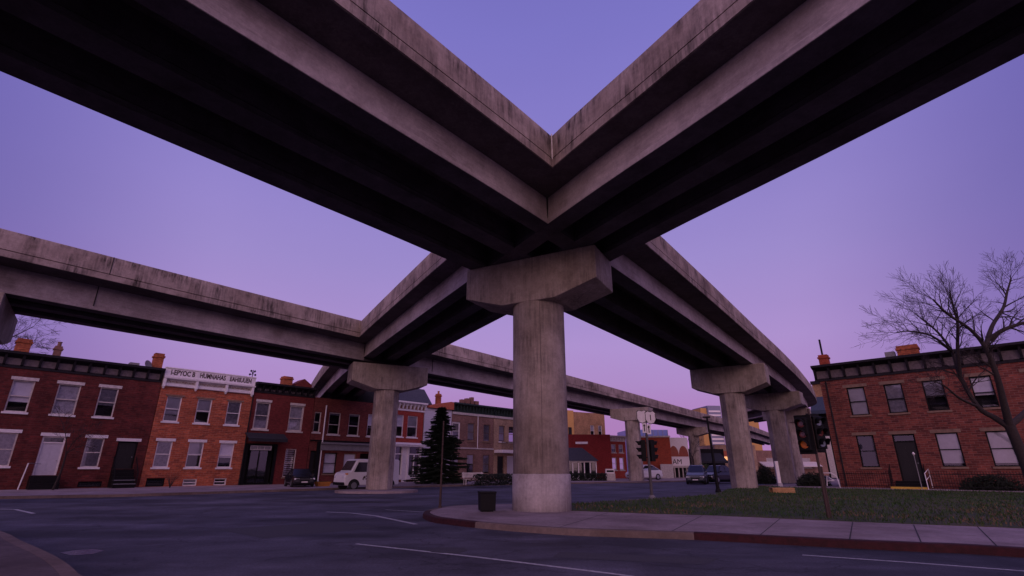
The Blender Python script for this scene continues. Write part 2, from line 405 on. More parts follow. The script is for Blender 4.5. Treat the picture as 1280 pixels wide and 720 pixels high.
def lerp_path(pts, n=6):    # Catmull-Rom through points
    P = [Vector(p) for p in pts]; out = []
    for i in range(len(P) - 1):
        p0 = P[max(i - 1, 0)]; p1 = P[i]; p2 = P[i + 1]; p3 = P[min(i + 2, len(P) - 1)]
        for k in range(n):
            t = k / n
            out.append(.5 * ((2 * p1) + (p2 - p0) * t + (2 * p0 - 5 * p1 + 4 * p2 - p3) * t * t + (-p0 + 3 * p1 - 3 * p2 + p3) * t ** 3))
    out.append(P[-1]); return out

def offset(pts, d):          # to the left of travel
    P = [Vector((p[0], p[1])) for p in pts]; out = []
    for i, p in enumerate(P):
        if i == 0: t = P[1] - P[0]; n = Vector((-t.y, t.x)).normalized(); out.append(p + n * d); continue
        if i == len(P) - 1: t = P[-1] - P[-2]; n = Vector((-t.y, t.x)).normalized(); out.append(p + n * d); continue
        a = (P[i] - P[i - 1]).normalized(); b = (P[i + 1] - P[i]).normalized()
        n1 = Vector((-a.y, a.x)); n2 = Vector((-b.y, b.x)); m = (n1 + n2).normalized()
        out.append(p + m * d / max(.4, m.dot(n1)))
    return out

def sweep(path, section, closed_ends=True):   # section: list of (off-left, z)
    mb = MB(); cols = [offset(path, o) for o, z in section]; n = len(section); m = len(path); vs = []
    for i in range(m):
        for k in range(n): vs.append((cols[k][i].x, cols[k][i].y, section[k][1]))
    fs = []
    for i in range(m - 1):
        for k in range(n):
            k2 = (k + 1) % n
            fs.append((i * n + k, i * n + k2, (i + 1) * n + k2, (i + 1) * n + k))
    if closed_ends: fs += [tuple(range(n)), tuple((m - 1) * n + k for k in range(n))[::-1]]
    return mb.add(vs, fs)

# the island with the lawn: kerb from the back, round the nose, along the front to the right
front = lerp_path([G(645, 629.7, Z), G(600, 630.6, Z), G(565, 632.2, Z), G(543, 635.5, Z), G(530, 640, Z), G(540, 645.5, Z), G(565, 649, Z), G(595, 652.2, Z),
                   G(640, 656, Z), G(710, 660.5, Z), G(790, 663.2, Z), G(867, 665.6, Z), G(960, 670, Z), G(1062, 675, Z), G(1152, 679, Z), G(1280, 685.5, Z), (12.5, 5.3), (20, -3)], 5)
KW = .17
inner = offset(front, KW)
sec = [(-.035, 0.0), (-.02, Z - .02), (0.005, Z), (KW, Z + .002), (KW, -.02)]
def kerb_piece(i0, i1, mat, lab=None):
    return struct(sweep(front[i0:i1 + 1], sec), 'kerb', mat)
iN, iR, iE = 4 * 5 - 2, 7 * 5, 11 * 5
kerb_piece(0, iN, 'kerb'); kerb_piece(iN, iR, 'kerb_red'); kerb_piece(iR, iE, 'kerb'); kerb_piece(iE, len(front) - 1, 'kerb_red')
back_edge = [G(714, 629.7, Z), G(800, 624.5, Z), G(893, 618.4, Z), (13.5, 34.5), (17.5, 41.0), (24.5, 48.0)]
lawn_front = [G(714, 638.5, Z), G(755, 640, Z), G(820, 642.4, Z), G(900, 644.6, Z), G(960, 647.5, Z), G(1100, 653.5, Z), G(1280, 660.5, Z), (17.5, 9.0), (26, 3)]
side_poly = [(p.x, p.y) for p in inner] + [(60, -3), (60, 3)] + [(p[0], p[1]) for p in lawn_front[::-1]] + [G(714, 629.7, Z)]
pav = struct(MB().prism(side_poly, -.02, Z), 'pavement', 'side')
def strip(parent, a, b, w=.02, z=Z + .004): struct(ribbon([a, b], w, z), 'pavement_joint', 'joint', parent)
for a, b in [((1066, 652.5), (1062, 675)), ((1142, 656), (1152, 679)), ((1222, 658.5), (1247, 683.5)), ((760, 641), (700, 659)), ((878, 644.5), (840, 664)), ((975, 648.5), (950, 669))]:
    strip(pav, G(*a, Z), G(*b, Z))
strip(pav, G(1064, 665, Z), G(1300, 672.5, Z), .014); strip(pav, G(850, 655, Z), G(1064, 665, Z), .012)
# lawn
lawn_poly = [(p[0], p[1]) for p in lawn_front] + [(60, 3), (75, 20), (45, 15.2), (29.0, 28.6), (20.3, 36.9), (18.6, 40.6)] + [(p[0], p[1]) for p in back_edge[3:4]] + [(p[0], p[1]) for p in back_edge[2::-1]]
lawn = struct(MB().prism(lawn_poly, -.02, Z + .012), 'lawn', 'soil')
lk = sweep([Vector(p) for p in back_edge], [(0.0, 0), (0.0, Z + .016), (-.14, Z + .016), (-.14, -.02)])
struct(lk, 'kerb', 'kerb')
# path between lawn and right hand house
path_poly = [(20.3, 36.9), (29.0, 28.6), (45, 15.2), (75, 20), (75, 60), (40, 75), (24.5, 48.0), (18.6, 40.6)]
struct(MB().prism(path_poly, -.02, Z + .004), 'path', 'side')

def inside(x, y, poly):
    c = False; j = len(poly) - 1
    for i in range(len(poly)):
        if (poly[i][1] > y) != (poly[j][1] > y) and x < (poly[j][0] - poly[i][0]) * (y - poly[i][1]) / (poly[j][1] - poly[i][1]) + poly[i][0]: c = not c
        j = i
    return c
rg = random.Random(3)
for nm, mat, cnt, ln in (('grass', 'grass', 42000, (.035, .095)), ('dry_grass', 'straw', 5200, (.02, .075))):
    mb = MB(); k = 0
    while k < cnt:
        x = rg.uniform(2, 40); y = rg.uniform(6, 41)
        if rg.random() < (y - 14) / 45: continue
        if nm == 'dry_grass' and rg.random() < (y - 11) / 14 - .35 + max(0, x - 9) / 40: continue
        if not inside(x, y, lawn_poly): continue
        if nm == 'dry_grass':
            q = math.sin(x * 1.3 + 2) * math.sin(y * .9) + .6 * math.sin(x * .45 - y * .7)
            if q < .35: continue
        a = rg.uniform(0, 6.28); h = rg.uniform(*ln); w = rg.uniform(.006, .016) * (1 + y / 25); le = rg.uniform(-.05, .05); le2 = rg.uniform(-.05, .05)
        dx, dy = math.cos(a) * w, math.sin(a) * w
        mb.add([(x - dx, y - dy, Z), (x + dx, y + dy, Z), (x + le, y + le2, Z + .012 + h)], [(0, 1, 2)]); k += 1
    o = mb.build(nm, mat); tag(o, {'grass': 'short dull green grass covering the lawn beside the viaduct pier', 'dry_grass': 'straw coloured dead grass and leaf litter in patches on the lawn'}[nm], 'grass', kind='stuff')

# foreground pavement, bottom left
bl = lerp_path([(-26, 21), G(-200, 628, Z), G(-70, 643, Z), G(0, 663.5, Z), G(26, 675.5, Z), G(70, 695.5, Z), G(98, 717, Z), G(112, 745, Z), (-4.6, 3.0), (-4.8, -6)], 4)
bl_in = offset(bl, -.17)
struct(sweep(bl, [(.02, 0), (.0, Z), (-.17, Z + .002), (-.17, -.02)]), 'kerb', 'kerb')
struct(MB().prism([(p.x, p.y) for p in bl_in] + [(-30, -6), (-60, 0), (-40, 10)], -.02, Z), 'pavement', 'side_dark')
# pavement in front of the row houses and beyond
fk = lerp_path([(-60, 8.5), (-36, 18.3), G(0, 624), G(160, 621), G(320, 615.6), G(480, 610.6), G(650, 606.2), G(850, 602.2), (30, 76), (60, 120)], 4)
struct(sweep(fk, [(-.02, 0), (.0, Z), (.17, Z + .002), (.17, -.02)]), 'kerb', 'kerb')
fi = offset(fk, .17)
struct(MB().prism([(p.x, p.y) for p in fi] + [(60, 180), (-70, 180), (-110, 60), (-80, 10)], -.02, Z), 'pavement', 'side')

# ------------------------------------------------------------------ viaducts
def poly_intersect(P, Q):
    for i in range(len(P) - 1):
        for j in range(len(Q) - 1):
            a, b = Vector(P[i]), Vector(P[i + 1]); c, d = Vector(Q[j]), Vector(Q[j + 1])
            r = b - a; s = d - c; den = r.x * s.y - r.y * s.x
            if abs(den) < 1e-9: continue
            t = ((c - a).x * s.y - (c - a).y * s.x) / den; u = ((c - a).x * r.y - (c - a).y * r.x) / den
            if 0 <= t < 1 and 0 <= u < 1: return i + t, j + u, a + r * t
    return None
def cut(P, t0, t1):
    def at(t):
        i = min(int(t), len(P) - 2); return P[i].lerp(P[i + 1], t - i)
    t0 = max(0, t0); t1 = min(len(P) - 1, t1)
    return [at(t0)] + [P[i] for i in range(int(t0) + 1, int(math.ceil(t1)))] + [at(t1)]

# reference line of each viaduct: foot of the outer girder facing the camera; s = side on which the deck lies (+ left of travel)
A_ref = lerp_path([(-24.0, -17.6), (-5.11, 6.02), (1.07, 13.75), (7.95, 23.1), (14.35, 31.97), (21.66, 42.05), (28.45, 51.85), (35.6, 62.8), (38.1, 68.0), (38.9, 74.0), (38.2, 82.0)], 5)
B_ref = lerp_path([(20.0, -19.5), (5.61, 6.02), (1.07, 13.75), (-9.5, 32.7), (-16.2, 45.8), (-24.5, 63.5), (-33, 82), (-41, 100)], 5)
C_ref = lerp_path([(-46.0, -13.2), (-20.6, 19.3), (-9.5, 33.3), (-5.3, 38.9), (4.3, 51.5), (15.5, 67.0), (31.0, 88.5), (50, 114), (76, 154)], 5)
SPEC = dict(A=dict(ref=A_ref, s=1, W=4.3, o=1.0, zb=8.2, dz=0.0), B=dict(ref=B_ref, s=-1, W=3.5, o=.75, zb=8.196, dz=-.004), C=dict(ref=C_ref, s=1, W=3.6, o=1.2, zb=8.0, dz=0.002))
for k, q in SPEC.items():
    s = q['s']
    q['near'] = offset(q['ref'], -s * q['o']); q['far'] = offset(q['ref'], s * (q['W'] + q['o']))
labels = dict(A='near concrete viaduct sweeping from upper left over the centre pier towards the right hand house',
              B='near concrete viaduct running from upper right over the centre pier back across the row houses',
              C='farther concrete viaduct crossing in front of the brick row houses on the left')
crossing = {'A': ['B'], 'B': ['A', 'C'], 'C': ['B']}
for k, q in SPEC.items():
    s, W, o, zb, dz = q['s'], q['W'], q['o'], q['zb'], q['dz']
    root = thing('viaduct', labels[k], 'viaduct', (0, 0, 0))
    zt = 9.10 + dz
    gw = .62
    for g0 in (0, (W - gw) / 2, W - gw):
        # girder with a chamfered lower flange
        if s > 0: sc = [(g0, zb), (g0 + gw, zb), (g0 + gw, zt + .03), (g0 + .05, zt + .03), (g0 + .05, zb + .20), (g0, zb + .15)]
        else: sc = [(-g0, zb), (-g0 - gw, zb), (-g0 - gw, zt + .03), (-g0 - .05, zt + .03), (-g0 - .05, zb + .20), (-g0, zb + .15)]
        gd = sweep(q['ref'], sc).build('girder', 'sooty', root)  # dark core, coloured for the shade between the girders
        if g0 == 0 or g0 == W - gw:      # paler skin on the two edge girders, their light put into its colour
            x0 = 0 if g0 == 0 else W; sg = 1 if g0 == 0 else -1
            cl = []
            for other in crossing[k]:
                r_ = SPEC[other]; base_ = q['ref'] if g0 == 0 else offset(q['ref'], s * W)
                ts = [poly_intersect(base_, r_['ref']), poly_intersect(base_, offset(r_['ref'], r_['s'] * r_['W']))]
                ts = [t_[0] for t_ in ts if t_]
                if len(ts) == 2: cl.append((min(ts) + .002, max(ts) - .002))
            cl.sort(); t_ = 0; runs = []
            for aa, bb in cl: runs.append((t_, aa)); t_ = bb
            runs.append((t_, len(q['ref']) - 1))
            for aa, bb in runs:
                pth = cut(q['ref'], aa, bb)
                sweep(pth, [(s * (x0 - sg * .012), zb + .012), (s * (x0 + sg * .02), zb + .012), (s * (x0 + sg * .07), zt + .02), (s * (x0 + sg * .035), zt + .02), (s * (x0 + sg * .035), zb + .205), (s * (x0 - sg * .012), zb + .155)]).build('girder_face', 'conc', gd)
    sd = lambda a: a * s
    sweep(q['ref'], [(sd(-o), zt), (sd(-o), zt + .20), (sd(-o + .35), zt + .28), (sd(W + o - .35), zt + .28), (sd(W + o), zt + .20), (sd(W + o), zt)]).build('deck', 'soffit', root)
    for side in ('near', 'far'):
        line = q[side]; ins = s if side == 'near' else -s
        cuts = []
        for other in crossing[k]:
            r = SPEC[other]
            ts = [poly_intersect(line, r['near']), poly_intersect(line, r['far'])]
            ts = [t[0] for t in ts if t]
            if len(ts) == 2: cuts.append((min(ts), max(ts)))
        cuts.sort(); t = 0; segs = []
        for a, b in cuts: segs.append((t, a)); t = b
        segs.append((t, len(line) - 1))
        for a, b in segs:
            pc = cut(line, a, b)
            if a > 0: pc[0] = pc[0] - (pc[1] - pc[0]).normalized() * .5
            if b < len(line) - 1: pc[-1] = pc[-1] + (pc[-1] - pc[-2]).normalized() * .5
            sweep(pc, [(0, zt + .012), (-ins * .03, zt + .016), (-ins * .03, zt + .27), (ins * .035, zt + .275), (ins * .035, zt + .305), (-ins * .02, zt + .31), (0, zt + .9), (ins * .03, 10.19 + dz), (ins * .06, 10.22 + dz), (ins * .26, 10.22 + dz), (ins * .34, zt + .25), (ins * .34, zt + .21), (ins * .01, zt + .205)]).build('parapet', 'conc_fascia', root)
    # expansion joints
    def joint_at(t):
        i = int(t); p = q['ref'][i].lerp(q['ref'][i + 1], t - i); d = (q['ref'][i + 1] - q['ref'][i]).normalized()
        n = Vector((-d.y, d.x)) * s
        rz = math.atan2(d.y, d.x)
        for off, z0, z1 in ((-o - .026, zt + .02, 10.2), (-.004, zb + .01, zt)):
            c = p + n * off
            for zz0, zz1 in ((z0, z1),):
                e = .016; mb = MB()
                a = c - d * e; b = c + d * e; m2 = n * .035
                mb.add([(a.x, a.y, zz0), (b.x, b.y, zz0), (b.x + m2.x, b.y + m2.y, zz0), (a.x + m2.x, a.y + m2.y, zz0), (a.x, a.y, zz1), (b.x, b.y, zz1), (b.x + m2.x, b.y + m2.y, zz1), (a.x + m2.x, a.y + m2.y, zz1)],
                       [(0, 1, 2, 3), (4, 5, 6, 7), (0, 1, 5, 4), (1, 2, 6, 5), (2, 3, 7, 6), (3, 0, 4, 7)])
                mb.build('expansion_joint', 'joint', root)
    if k == 'C': joint_at(5.6); joint_at(14.4)

va = [o for o in bpy.data.objects if o.name == 'viaduct'][0]
hit = poly_intersect(SPEC['A']['near'], SPEC['B']['near'])[2]
MB().box(-.014, .014, -.05, .03, 9.12, 10.2).build('mitre_joint', 'stone', va, loc=(hit.x, hit.y - .0, 0))
def pier(x, y, cap_ang, label, zc=6.7, zt=8.2, L=4.9, CWd=1.75, dia=1.76, sides=24, smooth=True, band=None, base=0.13, offs=0.0, end=.72):
    t = thing('bridge_pier', label, 'pier', (x, y, base), R(cap_ang))
    r = dia / 2; H = zc - base
    col = MB().lathe([(r, 0), (r, H)], sides=sides, smooth=smooth)
    col.build('column', 'conc_pier', t, bevel=0 if smooth else .03)
    sm = MB()
    for k, a_ in enumerate((R(-150), R(-62), R(40))):
        rr0 = r if smooth else r * math.cos(math.pi / sides); c_, s_ = math.cos(a_), math.sin(a_)
        if not smooth: a_ = round(a_ / (2 * math.pi / sides)) * 2 * math.pi / sides; c_, s_ = math.cos(a_), math.sin(a_)
        q = MB(); w_ = .009
        q.add([(rr0 * .98 * c_ - s_ * u_ * w_ + c_ * d_, rr0 * .98 * s_ + c_ * u_ * w_ + s_ * d_, z_) for z_ in (.02, H - .02) for u_, d_ in ((-1, 0), (1, 0), (1, .02 * rr0 + .004), (-1, .02 * rr0 + .004))], [(0, 1, 2, 3), (4, 5, 6, 7), (0, 1, 5, 4), (1, 2, 6, 5), (2, 3, 7, 6), (3, 0, 4, 7)])
        q.build('form_seam', 'sooty2', t)
    e = (zt - zc) * end
    prof = [(-L / 2 + offs, zt - base - .006), (L / 2 + offs, zt - base - .006), (L / 2 + offs, zt - base - e), (r + .12, H), (-r - .12, H), (-L / 2 + offs, zt - base - e)]
    MB().profile_y(prof, -CWd / 2, CWd / 2).build('pier_cap', 'conc_pier', t, bevel=.03)
    if band:
        MB().lathe([(r + .035, -.1), (r + .035, band), (r + .003, band + .03)], sides=sides, smooth=smooth).build('base_collar', 'conc_base', t, bevel=0 if smooth else .02)
    return t
pier(.92, 17.1, -28, 'thick pale concrete pier in the centre carrying the crossing of the two nearest viaducts', zc=6.62, dia=1.76, sides=40, band=1.02, L=4.9, CWd=1.75)
pier(-8.35, 34.5, 27, 'concrete pier on a small kerbed island beside the parked white van', zc=6.22, zt=7.86, L=5.0, dia=1.66, sides=8, smooth=False)
pier(15.6, 36.8, -33, 'concrete pier at the far edge of the lawn left of the traffic signals', zc=6.35, zt=8.2, L=5.0, dia=1.72, sides=8, smooth=False)
pier(13.9, 61.0, -33, 'concrete pier behind the pole with the back of the traffic signals', zc=6.6, zt=8.0, L=4.6, dia=1.7, sides=8, smooth=False)
pier(25.2, 50.2, -38, 'shaded concrete pier between the lawn and the right hand brick house', zc=6.6, zt=8.2, L=5.0, dia=1.75, sides=8, smooth=False)
pier(33.2, 63.5, -42, 'farthest shaded concrete pier, mostly behind the one nearest the right hand house', zc=6.6, zt=8.2, L=5.0, dia=1.75, sides=8, smooth=False)
pier(30.5, 89.5, -35, 'small distant concrete pier above the parked dark cars', zc=6.6, zt=8.0, L=5.0, dia=1.7, sides=8, smooth=False)
pier(-22.6, 20.9, -52, 'concrete pier at the left edge of the picture, only its cap end showing', zc=6.5, zt=8.0, L=5.2, dia=1.7, sides=8, smooth=False, base=0.0)
# small kerbed island under the second pier
isl = [(-8.2 + 2.15 * math.cos(a) * 1.15, 33.4 + 2.1 * math.sin(a)) for a in [i * math.pi / 14 for i in range(28)]]
struct(MB().prism(isl, -.02, Z), 'pavement', 'side')

# ------------------------------------------------------------------ buildings (facade along local x, street side is -y)
def facade(root, mat, s0, s1, z0, z1, holes, depth=9.0, reveal=.2, name='wall'):
    xs = sorted({s0, s1} | {h[0] for h in holes} | {h[1] for h in holes}); zs = sorted({z0, z1} | {h[2] for h in holes} | {h[3] for h in holes})
    mb = MB()
    for i in range(len(xs) - 1):
        for j in range(len(zs) - 1):
            cx, cz = (xs[i] + xs[i + 1]) / 2, (zs[j] + zs[j + 1]) / 2
            if any(h[0] < cx < h[1] and h[2] < cz < h[3] for h in holes): continue
            mb.quad((xs[i], 0, zs[j]), (xs[i + 1], 0, zs[j]), (xs[i + 1], 0, zs[j + 1]), (xs[i], 0, zs[j + 1]))
    for a, b, c, d in holes:
        mb.quad((a, 0, c), (a, reveal, c), (a, reveal, d), (a, 0, d)); mb.quad((b, 0, c), (b, reveal, c), (b, reveal, d), (b, 0, d))
        mb.quad((a, 0, c), (b, 0, c), (b, reveal, c), (a, reveal, c)); mb.quad((a, 0, d), (b, 0, d), (b, reveal, d), (a, reveal, d))
    mb.quad((s0, 0, z0), (s0, depth, z0), (s0, depth, z1), (s0, 0, z1)); mb.quad((s1, 0, z0), (s1, depth, z0), (s1, depth, z1), (s1, 0, z1))
    mb.quad((s0, depth, z0), (s1, depth, z0), (s1, depth, z1), (s0, depth, z1))
    me = mb
    o = me.build(name, mat, root)
    return o

def window(root, a, b, c, d, frame='white', blind=.55, bmat='blind', lintel=None, sill='white', y=.07, bars=1, fw=.075, lint_h=.2, over=.14, mid=.5):
    f = MB()
    f.box(a, a + fw, y, y + .08, c, d); f.box(b - fw, b, y, y + .08, c, d); f.box(a + fw, b - fw, y, y + .08, d - fw, d); f.box(a + fw, b - fw, y, y + .08, c, c + fw)
    zm = c + (d - c) * mid
    f.box(a + fw, b - fw, y - .012, y + .06, zm - .03, zm + .03)
    for k in range(1, bars):
        xx = a + (b - a) * k / bars; f.box(xx - .018, xx + .018, y + .02, y + .06, c + fw, d - fw)
    w = f.build('window', frame, root)
    MB().quad((a + fw, y + .05, c + fw), (b - fw, y + .05, c + fw), (b - fw, y + .05, d - fw), (a + fw, y + .05, d - fw)).build('pane', 'glass', w)
    if blind > 0:
        zb = d - (d - c) * blind
        mb = MB(); mb.quad((a + .05, y + .11, zb), (b - .05, y + .11, zb), (b - .05, y + .11, d - .02), (a + .05, y + .11, d - .02))
        mb.build('curtain' if bmat == 'curtain' else 'blind', bmat, w)
    MB().quad((a - .1, .55, c - .1), (b + .1, .55, c - .1), (b + .1, .55, d + .1), (a - .1, .55, d + .1)).build('dark_room', 'dark', w)
    if sill: MB().box(a - .1, b + .1, -.075, y, c - .12, c + .002).build('sill', sill, w)
    if lintel: MB().box(a - over, b + over, -.045, .05, d - .002, d + lint_h).build('lintel', lintel, w)
    return w

def door(root, a, b, c, d, mat='door_black', frame='white', transom=.0, glazed=False, y=.12, lintel=None):
    f = MB(); fw = .09
    f.box(a, a + fw, y - .04, y + .07, c, d); f.box(b - fw, b, y - .04, y + .07, c, d); f.box(a + fw, b - fw, y - .04, y + .07, d - fw, d)
    zt = d - fw - transom
    if transom: f.box(a + fw, b - fw, y - .03, y + .06, zt - .07, zt)
    fr = f.build('door_frame', frame, root)
    z1 = zt - (.07 if transom else 0)
    if transom: MB().quad((a + fw, y + .03, zt), (b - fw, y + .03, zt), (b - fw, y + .03, d - fw), (a + fw, y + .03, d - fw)).build('transom_pane', 'glass', fr)
    p = MB().box(a + fw, b - fw, y + .02, y + .06, c, z1)
    x0, x1 = a + fw + .1, b - fw - .1; xm = (x0 + x1) / 2; h = z1 - c
    for xa, xb in ((x0, xm - .04), (xm + .04, x1)):
        for za, zb in ((c + .12 * h, c + .42 * h), (c + .5 * h, c + .9 * h)): p.box(xa, xb, y + .008, y + .021, za, zb)
    dd = p.build('door', mat, root)
    MB().tube([(b - fw - .09, y - .03, c + .45 * h), (b - fw - .09, y + .03, c + .45 * h)], .03, 8).build('handle', 'steel', dd)
    MB().quad((a, .6, c), (b, .6, c), (b, .6, d), (a, .6, d)).build('dark_room', 'dark', fr)
    if lintel: MB().box(a - .14, b + .14, -.045, .05, d - .002, d + .2).build('lintel', lintel, fr)
    return dd

def cornice(root, s0, s1, zb, zt, mat='cornice', panel=None, pitch=.85, proj=.5, name='cornice'):
    h = zt - zb; mb = MB()
    mb.profile_x([(-.06, zb), (-.06, zb + .12), (-.012, zb + .14), (-.012, zt - .34), (-proj * .75, zt - .2), (-proj, zt - .16), (-proj, zt), (.3, zt), (.3, zb)], s0, s1)
    n = max(2, int((s1 - s0) / pitch))
    for i in range(n + 1):
        x = s0 + .12 + (s1 - s0 - .24) * i / n
        mb.profile_x([(-.013, zb + .15), (-.12, zb + .2), (-proj * .6, zt - .3), (-proj * .72, zt - .19), (-.013, zt - .19)], x - .07, x + .07)
    c = mb.build(name, mat, root)
    if panel:
        p = MB().box(s0 + .1, s1 - .1, -.03, -.014, zb + .2, zt - .4)
        p.build('cornice_panel', panel, c)
    return c

def chimney(name_root, label, x, y, z0, w, d, h, mat, rz, pots=0, group=None, pipe=0, parent=None, cap=True):
    """chimney as a part of its house, in the house's own coordinates"""
    mb = MB().box(x - w / 2, x + w / 2, y - d / 2, y + d / 2, z0, z0 + h * .78)
    mb.box(x - w / 2 - .06, x + w / 2 + .06, y - d / 2 - .06, y + d / 2 + .06, z0 + h * .78, z0 + h * .88)
    mb.box(x - w / 2 - .0, x + w / 2 + .0, y - d / 2, y + d / 2, z0 + h * .88, z0 + h)
    c = mb.build('chimney', mat, parent, bevel=.015)
    if pots: MB().lathe([(.13, 0), (.11, .25), (.14, .27), (.14, .32)], (x, y, z0 + h), 10).build('chimney_pot', mat, c)
    if pipe: MB().tube([(x - .05, y, z0 + h - .02), (x - .05, y, z0 + h + pipe)], .07, 8).build('flue_pipe', 'black', c)
    return c

def roof(root, s0, s1, z, depth=9.0, mat='roof'):
    return MB().box(s0 + .02, s1 - .02, .31, depth - .02, z - .25, z - .02).build('roof', mat, root)

ROW = (-31.42, 33.76, 0.0); RZ = R(90 - 43.2)
def house(name, label, cat='house'): return thing(name, label, cat, ROW, RZ)

# --- long dark red house at the left
h = house('row_house', 'long dark red brick row house with black bracketed cornice, leftmost of the row')
up = [(-6.1, -5.0), (-3.5, -2.4), (-.98, .1), (1.3, 2.5), (3.57, 4.64)]
holes = [(a, b, 4.77, 6.78) for a, b in up] + [(-6.1, -5.0, 1.5, 3.4), (-3.6, -2.4, 1.5, 3.5), (-1.3, .05, 1.5, 3.5), (1.26, 2.46, .96, 3.38), (3.57, 4.55, 1.45, 3.36), (5.35, 6.55, 1.35, 3.2), (3.7, 5.0, .2, .55)]
facade(h, 'brickA', -7.0, 7.13, 0, 8.3, holes)
roof(h, -7.0, 7.13, 8.3)
for (a, b), bl_, bm_ in zip(up, (.5, .6, .68, .98, .6), ('blind', 'blind', 'blind', 'curtain', 'curtain')):
    window(h, a, b, 4.77, 6.78, 'cream', bl_, bm_, 'cream', 'white')
for a, b, c, d, bl_, bm_ in ((-6.1, -5.0, 1.5, 3.4, .6, 'blind'), (-3.6, -2.4, 1.5, 3.5, .5, 'blind'), (-1.3, .05, 1.5, 3.5, .95, 'curtain'), (3.57, 4.55, 1.45, 3.36, .98, 'curtain')):
    window(h, a, b, c, d, 'cream', bl_, bm_, 'white', 'white')
door(h, 1.26, 2.46, .96, 3.38, 'door_white', 'white', .28, lintel='white')
door(h, 5.35, 6.55, 1.35, 3.2, 'door_black', 'black', 0, lintel='white')
window(h, 3.7, 5.0, .2, .55, 'black', 0, sill=None)
cornice(h, -7.0, 7.1, 7.5, 8.52, 'cornice', 'cornice_panel')
st = MB().box(1.15, 2.6, -.95, -.03, .1, .93); st.box(1.15, 2.6, -1.3, -.95, .1, .5)
st.build('stoop', 'black', h)
chimney(None, '', -1.0, 1.2, 8.25, .75, .75, 1.35, 'terra', 0, parent=h)
chimney(None, '', .85, 1.6, 8.25, .42, .42, 1.25, 'flue', 0, pots=1, parent=h)
chimney(None, '', 6.75, .9, 8.25, .62, .62, 1.55, 'terra', 0, parent=h)
MB().box(5.1, 5.7, 1.2, 1.8, 8.25, 8.95).build('roof_vent', 'grey', h)
ds = MB().lathe([(.0, 0), (.2, .03), (.34, .1), (.37, .15), (.35, .14)], (0, 0, 0), 14, True)
dish = ds.build('satellite_dish', 'grey', h, loc=(6.05, .6, 8.75)); dish.rotation_euler = (R(70), 0, R(40))
MB().tube([(6.05, .62, 8.2), (6.05, .62, 8.8)], .03, 6).build('dish_mast', 'grey', h)
t = thing('door_steps', 'black iron stoop with grey treads under the black door of the dark red house', 'steps', (ROW[0] + math.cos(RZ) * 5.95, ROW[1] + math.sin(RZ) * 5.95, Z), RZ)
mb = MB()
for i in range(5): mb.box(-.62, .62, -.14 - .3 * (5 - i), -.03, .24 * i, .24 * (i + 1) - .004)
mb.build('step_block', 'black', t)
for i in range(2):
    MB().box(-.63, .63, -.16 - .3 * (5 - i), .14 - .3 * (5 - i), .24 * (i + 1) - .003, .24 * (i + 1) + .03).build('tread', 'steel', t)
for sx in (-.66, .66):
    r_ = MB().tube([(sx, -1.6, .1), (sx, -1.55, .95), (sx, -.15, 2.0), (sx, -.05, 2.0)], .028, 6)
    for k in range(5): r_.tube([(sx, -1.4 + .3 * k, .3 + .22 * k), (sx, -1.4 + .3 * k, 1.05 + .22 * k)], .014, 5)
    r_.build('railing', 'black', t)
t = thing('handrail', 'pale slanting handrail post beside the white door', 'handrail', (*G(22, 612.3, Z), Z), RZ)
MB().tube([(0, 0, 0), (.15, .2, 1.55)], .035, 8).build('rail_post', 'white', t)
MB().tube([(.15, .2, 1.55), (1.5, 1.7, 1.5), (4.2, 2.6, 1.48)], .014, 6).build('rail_wire', 'steel', t)

# --- orange red house with lettered white parapet
h = house('row_house', 'orange red brick row house with a white lettered parapet, third of the row')
up = [(7.72, 8.72), (9.83, 10.87), (12.05, 13.1)]
holes = [(a, b, 4.72, 6.58) for a, b in up] + [(a, b, 1.45, 3.3) for a, b in up] + [(7.55, 8.7, .15, .72), (9.9, 10.85, .15, .62), (12.05, 12.95, .15, .66)]
facade(h, 'brickB', 7.17, 13.86, 0, 8.1, holes)
roof(h, 7.17, 13.86, 8.1)
for i, (a, b) in enumerate(up):
    window(h, a, b, 4.72, 6.58, 'white', (.72, .55, .98)[i], ('blind', 'blind', 'curtain')[i], 'brownstone', 'white', lint_h=.12)
    window(h, a, b, 1.45, 3.3, 'white', (.98, .5, .6)[i], ('curtain', 'blind', 'blind')[i], 'white', 'white')
window(h, 7.55, 8.7, .15, .72, 'black', 0, sill=None); window(h, 9.9, 10.85, .15, .62, 'white', .8, 'curtain', sill=None); window(h, 12.05, 12.95, .15, .66, 'white', 0, sill=None)
mb = MB(); mb.profile_x([(-.1, 7.28), (-.16, 7.32), (-.16, 7.48), (-.06, 7.52), (-.06, 7.78), (-.34, 7.86), (-.36, 7.98), (-.14, 8.0), (-.14, 8.62), (-.2, 8.64), (-.2, 8.72), (.2, 8.72), (.2, 7.28)], 7.17, 13.86)
for x in (7.25, 9.45, 11.65, 13.7):
    mb.box(x - .09, x + .09, -.3, -.05, 7.22, 7.84); mb.lathe([(.05, 0), (.09, .1), (.02, .16)], (x, -.2, 7.08), 8)
wc = mb.build('lettered_parapet', 'white', h)
MB().box(7.4, 13.6, -.075, -.061, 7.55, 7.76).build('frieze', 'stone', wc)
fz = MB()
rr = random.Random(5)
for i in range(62):
    x = 7.45 + i * .099; z = 7.58 + rr.uniform(0, .06); fz.box(x, x + rr.uniform(.03, .06), -.088, -.074, z, z + rr.uniform(.06, .13))
fz.build('frieze_ornament', 'flue', wc)
for x in (9.4, 11.63): MB().box(x - .1, x + .1, -.165, -.139, 8.03, 8.6).build('parapet_panel_divider', 'white', wc)
